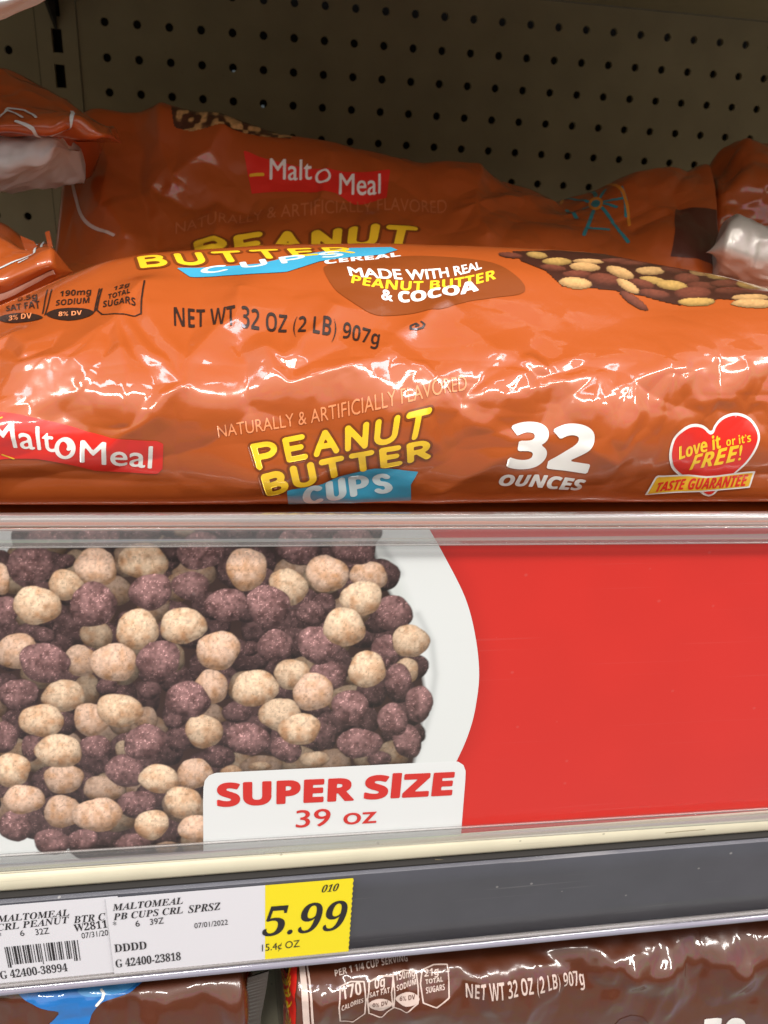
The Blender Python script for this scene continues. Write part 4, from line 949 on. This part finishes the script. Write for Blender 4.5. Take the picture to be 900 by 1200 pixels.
fw = big.strokes('ferris_wheel_print', [[(698, 240), (660, 234)], [(698, 240), (690, 222)], [(698, 240), (710, 224)], [(698, 240), (732, 236)], [(698, 240), (672, 250)], [(698, 240), (690, 262), (684, 276)], [(698, 240), (720, 258), (738, 280)], [(664, 246), (676, 258)], [(728, 226), (733, 238), (734, 250)], [(688, 266), (714, 264)], [(698, 240), (722, 244)]], REAR, .0011, M['teal'], bag, .0002, .0005)
big.strokes('ferris_wheel_print', [[(656, 240), (658, 232), (664, 226), (680, 221), (693, 219), (706, 219), (720, 221), (730, 230), (735, 243), (739, 258)]], REAR, .0009, M['ochre'], fw, .00025, .0005)
hub = lambda r_: [(698+r_*1.1*math.cos(a), 240+r_*math.sin(a)) for a in np.linspace(0, 2*math.pi, 14)[:-1]]
big.poly('wheel_hub', hub(8), REAR, M['ochre'], fw, .0003); big.poly('wheel_hub', hub(5), REAR, M['teal'], fw, .0004)
big.poly('chocolate_block_print', [(793, 241), (843, 250), (840, 316), (783, 304)], REAR, M['choc'], bag, .0002)
NB2 = [(200, 129), (232, 136), (262, 143), (300, 152), (345, 161), (340, 168), (300, 164), (255, 156), (225, 158), (204, 150)]
def paint_rear(px, py):
    P = np.array(NB2, float); msk = inside(px, py, [(P[i], P[(i+1) % len(P)]) for i in range(len(P))])
    n1 = noise(px/7, py/4, 3); n2 = fbm(px/3, py/2, 8, 2); w = np.clip((n1-.45)*6, 0, 1)[:, None]
    return (lin((66, 36, 22))*(1-w) + lin((190, 150, 96))*w)*(.6+.8*n2)[:, None], msk
big.painted('printed_nuts', (196, 126, 350, 172), (13, 16), paint_rear, M['nuts'], bag)
# pale heat-seal line on the left side seam
big.strokes('seal_line', [catmull([(77, 172), (82, 195), (88, 225), (98, 255), (112, 272), (138, 284)], 6, False)], REAR, .0007, M['dimwhite'], bag, .0003, .0005)

# ================================================================== BAG UNDER IT
def crumple(amp, sc, seed):
    def f(s, U, V):
        return facets(U, V, sc, seed)*.06*amp + (fbm(U/.03, V/.03, seed+3, 3)-.5)*.006*amp + .0008*amp*ridged(U, V, sc*.5, seed+9, .1)
    return f
rows2 = [dict(Y=-.50, x=(-.236, .17), z=-.3190), dict(Y=-.570, x=(-.236, .17), z=-.3180), dict(Y=-.5790, x=(-.236, .17), z=-.300), dict(Y=-.5795, x=(-.236, .17), z=-.22), dict(Y=-.5772, x=(-.236, .17), z=-.1950), dict(Y=-.560, x=(-.236, .17), z=-.1900), dict(Y=-.45, x=(-.236, .17), z=-.1900), dict(Y=-.25, x=(-.236, .17), z=-.1925), dict(Y=-.22, x=(-.236, .17), z=-.25), dict(Y=-.26, x=(-.236, .17), z=-.3185)]
und = Film(rows2, 220, 200, lambda s, U, V: .0006*ridged(U, V, .02, 5)*np.clip((V-s.row_v[2])/.01, 0, 1)*np.clip((s.row_v[5]-V)/.01, 0, 1))
tag(und.body('cereal_bag', M['orange']), 'lower orange bag showing as a dark sliver beneath the big bag and behind the sign', 'cereal bag', 'orange cereal bags on the shelf')

# ================================================================== BAG ENDS AT THE SIDES
def blob(rows, nu, nv, amp, sc, seed, taper=.03, sm=4): return Film(rows, nu, nv, crumple(amp, sc, seed), taper, sm)
# upper left: crumpled orange flap over a white liner
XL = (-.36, -.186)
lb = blob([dict(Y=-.40, x=(-.36, -.190), py=lvl((-400, 175), (0, 160), (60, 160), (78, 157), (200, 150))),
           dict(Y=-.418, x=(-.36, -.173), py=lvl((-400, 165), (0, 150), (40, 152), (60, 154), (85, 140), (110, 160), (127, 158))),
           dict(Y=-.405, x=(-.36, -.172), py=lvl((-400, 70), (0, 120), (60, 128), (100, 140), (127, 150))),
           dict(Y=-.385, x=(-.36, -.172), py=lvl((-400, 20), (0, 84), (30, 96), (80, 120), (105, 136), (127, 147))),
           dict(Y=-.36, x=(-.36, -.178), dz=-.004), dict(Y=-.355, x=(-.36, -.19), dz=-.02)], 200, 240, 1.0, .03, 41, .012)
lbo = lb.body('cereal_bag', M['orange']); tag(lbo, 'torn orange bag end with a white liner poking out, at the upper left', 'cereal bag', 'orange cereal bags on the shelf')
ll = blob([dict(Y=-.395, x=(-.36, -.1935), py=lvl((-400, 260), (0, 219), (20, 214), (45, 203), (60, 188), (78, 164), (200, 150))),
           dict(Y=-.408, x=(-.36, -.1935), py=lvl((-400, 210), (0, 190), (45, 184), (60, 175), (78, 161))),
           dict(Y=-.400, x=(-.36, -.1935), py=lvl((-400, 160), (0, 157), (45, 158), (78, 157))),
           dict(Y=-.37, x=(-.36, -.19), dz=-.002), dict(Y=-.365, x=(-.36, -.19), dz=-.02)], 170, 140, 1.9, .022, 47, .012)
ll.body('white_liner', M['liner'], lbo)
lb.strokes('torn_edge', [[(-8, 147), (2, 138), (8, 132)], [(8, 131), (18, 136), (28, 143)], [(10, 130), (30, 134), (40, 141), (44, 145)], [(20, 146), (40, 151), (60, 154), (72, 149), (84, 137)], [(112, 166), (122, 160), (129, 150)]], (0, 3), .0005, M['liner'], lbo, .0006, .0004)
# lower left: bag end with a white stripe
lo_ = blob([dict(Y=-.445, x=(-.36, -.190), py=lvl((-400, 520), (-100, 395), (0, 356), (35, 340), (69, 322), (200, 280))),
            dict(Y=-.452, x=(-.36, -.190), py=lvl((-400, 490), (-100, 370), (0, 332), (30, 320), (69, 306))),
            dict(Y=-.445, x=(-.36, -.191), py=lvl((-400, 440), (-100, 330), (0, 312), (25, 302), (62, 289))),
            dict(Y=-.425, x=(-.36, -.196), py=lvl((-400, 300), (-100, 250), (0, 268), (15, 277), (30, 294), (62, 288))),
            dict(Y=-.40, x=(-.36, -.200), dz=-.004), dict(Y=-.39, x=(-.36, -.200), dz=-.03)], 170, 220, .8, .03, 53, .012)
loo = lo_.body('cereal_bag', M['orange']); tag(loo, 'folded orange bag end with a white edge stripe, at the left above the big bag', 'cereal bag', 'orange cereal bags on the shelf')
lo_.poly('white_stripe', [(-20, 357), (0, 347), (35, 331), (66, 316), (69, 321), (35, 338), (0, 354), (-20, 364)], (0, 2), M['white'], loo, .0004)
lo_.strokes('frayed_edge', [[(-4, 316), (12, 309), (24, 303), (40, 296), (58, 290)], [(26, 279), (34, 284), (44, 288)], [(22, 307), (32, 302)]], (1, 4), .0005, M['liner'], loo, .0005, .0004)
b = MB(); A0 = at_y(56, 272, -.43); A1 = at_y(61, 292, -.432)
P = [at_y(*p_, -.4285) for p_ in ((24, 276), (40, 283), (46, 292), (30, 293))]; b.quad(*P); P2_ = [at_y(*p_, -.4275) for p_ in ((53, 272), (58, 270), (62, 289), (57, 291))]; b.quad(*P2_)
o = b.build('torn_tab', M['orange'], loo); sm_ = o.modifiers.new('thickness', 'SOLIDIFY'); sm_.thickness = .0006

# right: bag end with a silver liner
rb = blob([dict(Y=-.350, x=(.1330, .26), py=lvl((700, 350), (845, 325), (900, 338), (1100, 380))),
           dict(Y=-.360, x=(.1330, .26), py=lvl((700, 290), (845, 275), (900, 290), (1100, 330))),
           dict(Y=-.350, x=(.1370, .26), py=lvl((700, 240), (845, 232), (870, 222), (900, 218), (1100, 220))),
           dict(Y=-.325, x=(.1450, .26), py=lvl((700, 220), (845, 207), (865, 178), (880, 168), (900, 172), (1100, 160))),
           dict(Y=-.30, x=(.147, .26), dz=-.006), dict(Y=-.29, x=(.147, .26), dz=-.06)], 170, 240, 1.4, .03, 61, .012)
rbo = rb.body('cereal_bag', M['orange']); tag(rbo, 'crumpled orange bag end with a silver liner bulging out, at the right edge', 'cereal bag', 'orange cereal bags on the shelf')
rl = blob([dict(Y=-.402, x=(.1150, .24), py=lvl((700, 330), (841, 316), (860, 322), (900, 336), (1100, 370))),
           dict(Y=-.412, x=(.1095, .24), py=lvl((700, 300), (841, 292), (900, 306), (1100, 340))),
           dict(Y=-.408, x=(.1110, .24), py=lvl((700, 282), (845, 272), (870, 268), (900, 276), (1100, 310))),
           dict(Y=-.398, x=(.1160, .24), py=lvl((700, 275), (843, 270), (855, 257), (866, 251), (885, 254), (897, 262), (1100, 300))),
           dict(Y=-.388, x=(.118, .24), dz=-.004), dict(Y=-.386, x=(.118, .24), dz=-.03)], 150, 160, 1.0, .022, 67, .012)
rlo = rl.body('silver_liner', M['silver'], rbo)
# top left: pale corner of a bag on the left pile
tp = blob([dict(Y=-.47, x=(-.36, -.178), py=lvl((-400, 60), (0, 19), (20, 13), (40, 5), (60, -6), (300, -60))),
           dict(Y=-.478, x=(-.36, -.176), py=lvl((-400, 20), (0, -2), (40, -6), (60, -12))),
           dict(Y=-.462, x=(-.36, -.178), py=lvl((-400, -30), (0, -30), (40, -22), (60, -20))),
           dict(Y=-.45, x=(-.36, -.18), dz=-.001), dict(Y=-.45, x=(-.36, -.18), dz=-.002)], 90, 90, 1.0, .03, 71)
tag(tp.body('bag_corner', M['liner']), 'pale crumpled bag corner sticking out at the very top left', 'bag corner')

# ================================================================== BROWN BAGS ON THE SHELF BELOW
def brown_rows(x):
    return [dict(Y=-.50, x=x, z=-.470), dict(Y=-.585, x=x, z=-.462), dict(Y=-.598, x=x, py=lvl((-400, 1330), (0, 1280), (450, 1262), (900, 1245), (1400, 1225))),
            dict(Y=-.597, x=x, py=lvl((-400, 1240), (0, 1222), (450, 1205), (900, 1190), (1400, 1170))), dict(Y=-.5915, x=x, py=lvl((-400, 1200), (0, 1172), (450, 1152), (900, 1130), (1400, 1110))),
            dict(Y=-.578, x=x, py=lvl((-400, 1160), (0, 1132), (450, 1108), (900, 1078), (1400, 1060))), dict(Y=-.555, x=x, z=-.3830), dict(Y=-.42, x=x, z=-.378), dict(Y=-.34, x=x, z=-.40), dict(Y=-.34, x=x, z=-.468)]
def wr_brown(seed, lines):
    def f(s, U, V):
        rv = s.row_v; m = np.exp(-((V-rv[4]+.004)/.018)**2)
        wx = U + .006*(fbm(U/.02, V/.02, seed)-.5); wy = V + .006*(fbm(U/.02+5, V/.02, seed+1)-.5)
        h = facets(wx, wy, .03, seed)*.16*(m+.3) + facets(wx, wy, .012, seed+4)*.15*m + .0006*(ridged(wx, wy, .011, seed+7, .16)-.6)*m + (fbm(U/.05, V/.05, seed, 2)-.5)*.006
        for l in lines:
            P = np.array([s.uv(*p_, (2, 6)) for p_ in l]); h = np.maximum(h, h+crease(wx, wy, P, .0022, .005, .0008)*.8)
        return h
    return f
b1 = Film(brown_rows((-.33, -.1165)), 260, 330, wr_brown(81, [[(282, 1140), (288, 1160), (300, 1185)], [(230, 1150), (245, 1175), (280, 1200)]]))
b1o = b1.body('cereal_bag', M['brown']); tag(b1o, 'brown bag with a blue print, on the shelf below under the price tags', 'cereal bag', 'brown cereal bags on the shelf below')
BZ = (2, 6)
bl = b1.poly('blue_print', [(18, 1160), (30, 1172), (48, 1182), (68, 1188), (60, 1200), (40, 1215), (95, 1215), (106, 1196), (118, 1180), (145, 1168), (160, 1156), (170, 1140), (90, 1140), (20, 1146)], BZ, M['cobalt'], b1o, .0002, 0, 3)
b1.poly('light_patch', [(92, 1158), (118, 1150), (150, 1143), (164, 1146), (148, 1160), (128, 1168), (104, 1170), (93, 1165)], BZ, M['sky'], bl, .0003, 0, 3)
b1.strokes('white_curl', [[(118, 1158), (121, 1165), (119, 1174), (112, 1183)]], BZ, .0005, M['white'], bl, .0004)
b2 = Film(brown_rows((-.1090, .20)), 420, 330, wr_brown(91, [[(370, 1190), (380, 1178), (392, 1172), (400, 1185)], [(430, 1200), (445, 1185), (470, 1178), (480, 1190)], [(560, 1150), (575, 1175), (590, 1195)], [(612, 1195), (620, 1180), (650, 1168), (668, 1152)], [(700, 1118), (705, 1150), (715, 1172), (735, 1160), (748, 1148)], [(700, 1118), (720, 1135), (742, 1145)], [(748, 1148), (780, 1140), (800, 1132)], [(768, 1160), (766, 1180), (762, 1190)], [(785, 1150), (790, 1170), (784, 1182)], [(850, 1130), (868, 1140), (862, 1158)]]))
b2o = b2.body('cereal_bag', M['brown']); tag(b2o, 'brown bag with pale nutrition boxes and net weight, on the shelf below at right', 'cereal bag', 'brown cereal bags on the shelf below')
b2.text('serving_lettering', 'PER 1 1/4 CUP SERVING', [(393, 1144), (478, 1126), (392, 1136), (477, 1118)], BZ, M['dimwhite'], b2o, .0002, 'bold', 0, cells=14)
bx = []
for x_, y_, w_ in ((396, 1152, 30), (430, 1146, 30), (458, 1139, 30), (493, 1132, 31)):
    L_ = [(x_+2, y_+4), (x_+w_/2, y_-2), (x_+w_, y_-2), (x_+w_+2, y_+20), (x_+w_+1, y_+34), (x_+w_/2+2, y_+44), (x_+2, y_+40), (x_, y_+22), (x_+2, y_+4)]; bx.append(L_)
nb2 = b2.strokes('nutrition_boxes', bx, BZ, .00028, M['dimwhite'], b2o, .0002)
for s_, a, b_, c in (('170', (400, 1168), (423, 1162), (399, 1156)), ('CALORIES', (399, 1178), (425, 1172), (399, 1173)), ('0g', (438, 1157), (450, 1154), (438, 1147)), ('SAT FAT', (432, 1166), (456, 1161), (432, 1160.5)), ('150mg', (463, 1149), (487, 1144), (462, 1140)), ('SODIUM', (464, 1159.5), (488, 1154), (464, 1153.5)), ('21g', (498, 1145), (514, 1142), (498, 1136)), ('TOTAL', (499, 1154), (519, 1150), (499, 1148.5)), ('SUGARS', (499, 1163.5), (521, 1159), (499, 1157.5))):
    b2.text('nutrition_lettering', s_, [a, b_, c], BZ, M['dimwhite'], nb2, .0002, 'bold', 0, cells=14)
for cx, cy, s_ in ((445, 1175, '0% DV'), (477, 1169, '6% DV')):
    b2.poly('nutrition_lens', lens(cx, cy, 14, 7.5), BZ, M['dimwhite'], nb2, .0002, cell=.0004); b2.text('nutrition_lettering', s_, [(cx-9, cy+2.5), (cx+9, cy), (cx-9, cy-2.5)], BZ, M['brown'], nb2, .0003, 'bold', 0, cells=12)
b2.text('weight_lettering', 'NET WT 32 OZ (2 LB) 907g', [(546, 1168), (687, 1157), (545, 1151), (686, 1140)], BZ, M['dimwhite'], b2o, .0002, 'bold', -.01)
b2.text('ounce_lettering', '50', [(822, 1232), (870, 1229), (825, 1196)], BZ, M['white'], b2o, .0002, 'bold', .03)
b2.strokes('round_mark', [[(722, 1204), (728, 1197), (740, 1193), (753, 1195), (758, 1202)]], BZ, .0012, M['choc'], b2o, .0002)
zp = b2.poly('zip_seal_strip', [(329, 1120), (347, 1118), (350, 1215), (332, 1215)], BZ, M['red'], b2o, .0002)
b2.text('zip_lettering', 'ZIP-PAK', [(346, 1212), (342, 1131), (335, 1212)], BZ, M['yellow'], zp, .0003, 'bold', 0)
b2.poly('white_stripe', [(349, 1118), (355, 1117), (364, 1215), (356, 1215)], BZ, M['dimwhite'], b2o, .00025)
b2.poly('white_stripe', [(357, 1117), (359, 1117), (369, 1215), (366, 1215)], BZ, M['dimwhite'], b2o, .00025)

fin = [at_y(px_, py_, -.5885) for px_, py_ in [(315, 1138), (314, 1145), (311, 1165), (306, 1190), (303, 1225)]]
b = MB(); n = 44
for i in range(n+1):
    t = i/n*4; k = min(int(t), 3); p_ = fin[k]*(1-(t-k)) + fin[k+1]*(t-k); w_ = .0075 + (.0005 if i % 2 else 0)  # dark fin, widened to stand in for the dark gap between bags
    b.v += [(p_[0], -.5880, p_[2]), (p_[0]-w_, -.5895, p_[2]-.0004), (p_[0]-w_, -.5901, p_[2]-.0004), (p_[0], -.5886, p_[2])]
for i in range(n):
    for j in range(4):
        k = (j+1) % 4; b.f.append((4*i+j, 4*i+k, 4*i+4+k, 4*i+4+j))
b.build('heat_sealed_fin', M['fin'], b2o)
ls = empty('shelf_board', (0, -.3, -.475), 'next metal shelf down, just under the brown bags', 'shelf')
b = MB(); b.box(-.62, .62, -.600, -.002, -.496, -.4715); b.build('shelf_deck', M['cream'], ls)
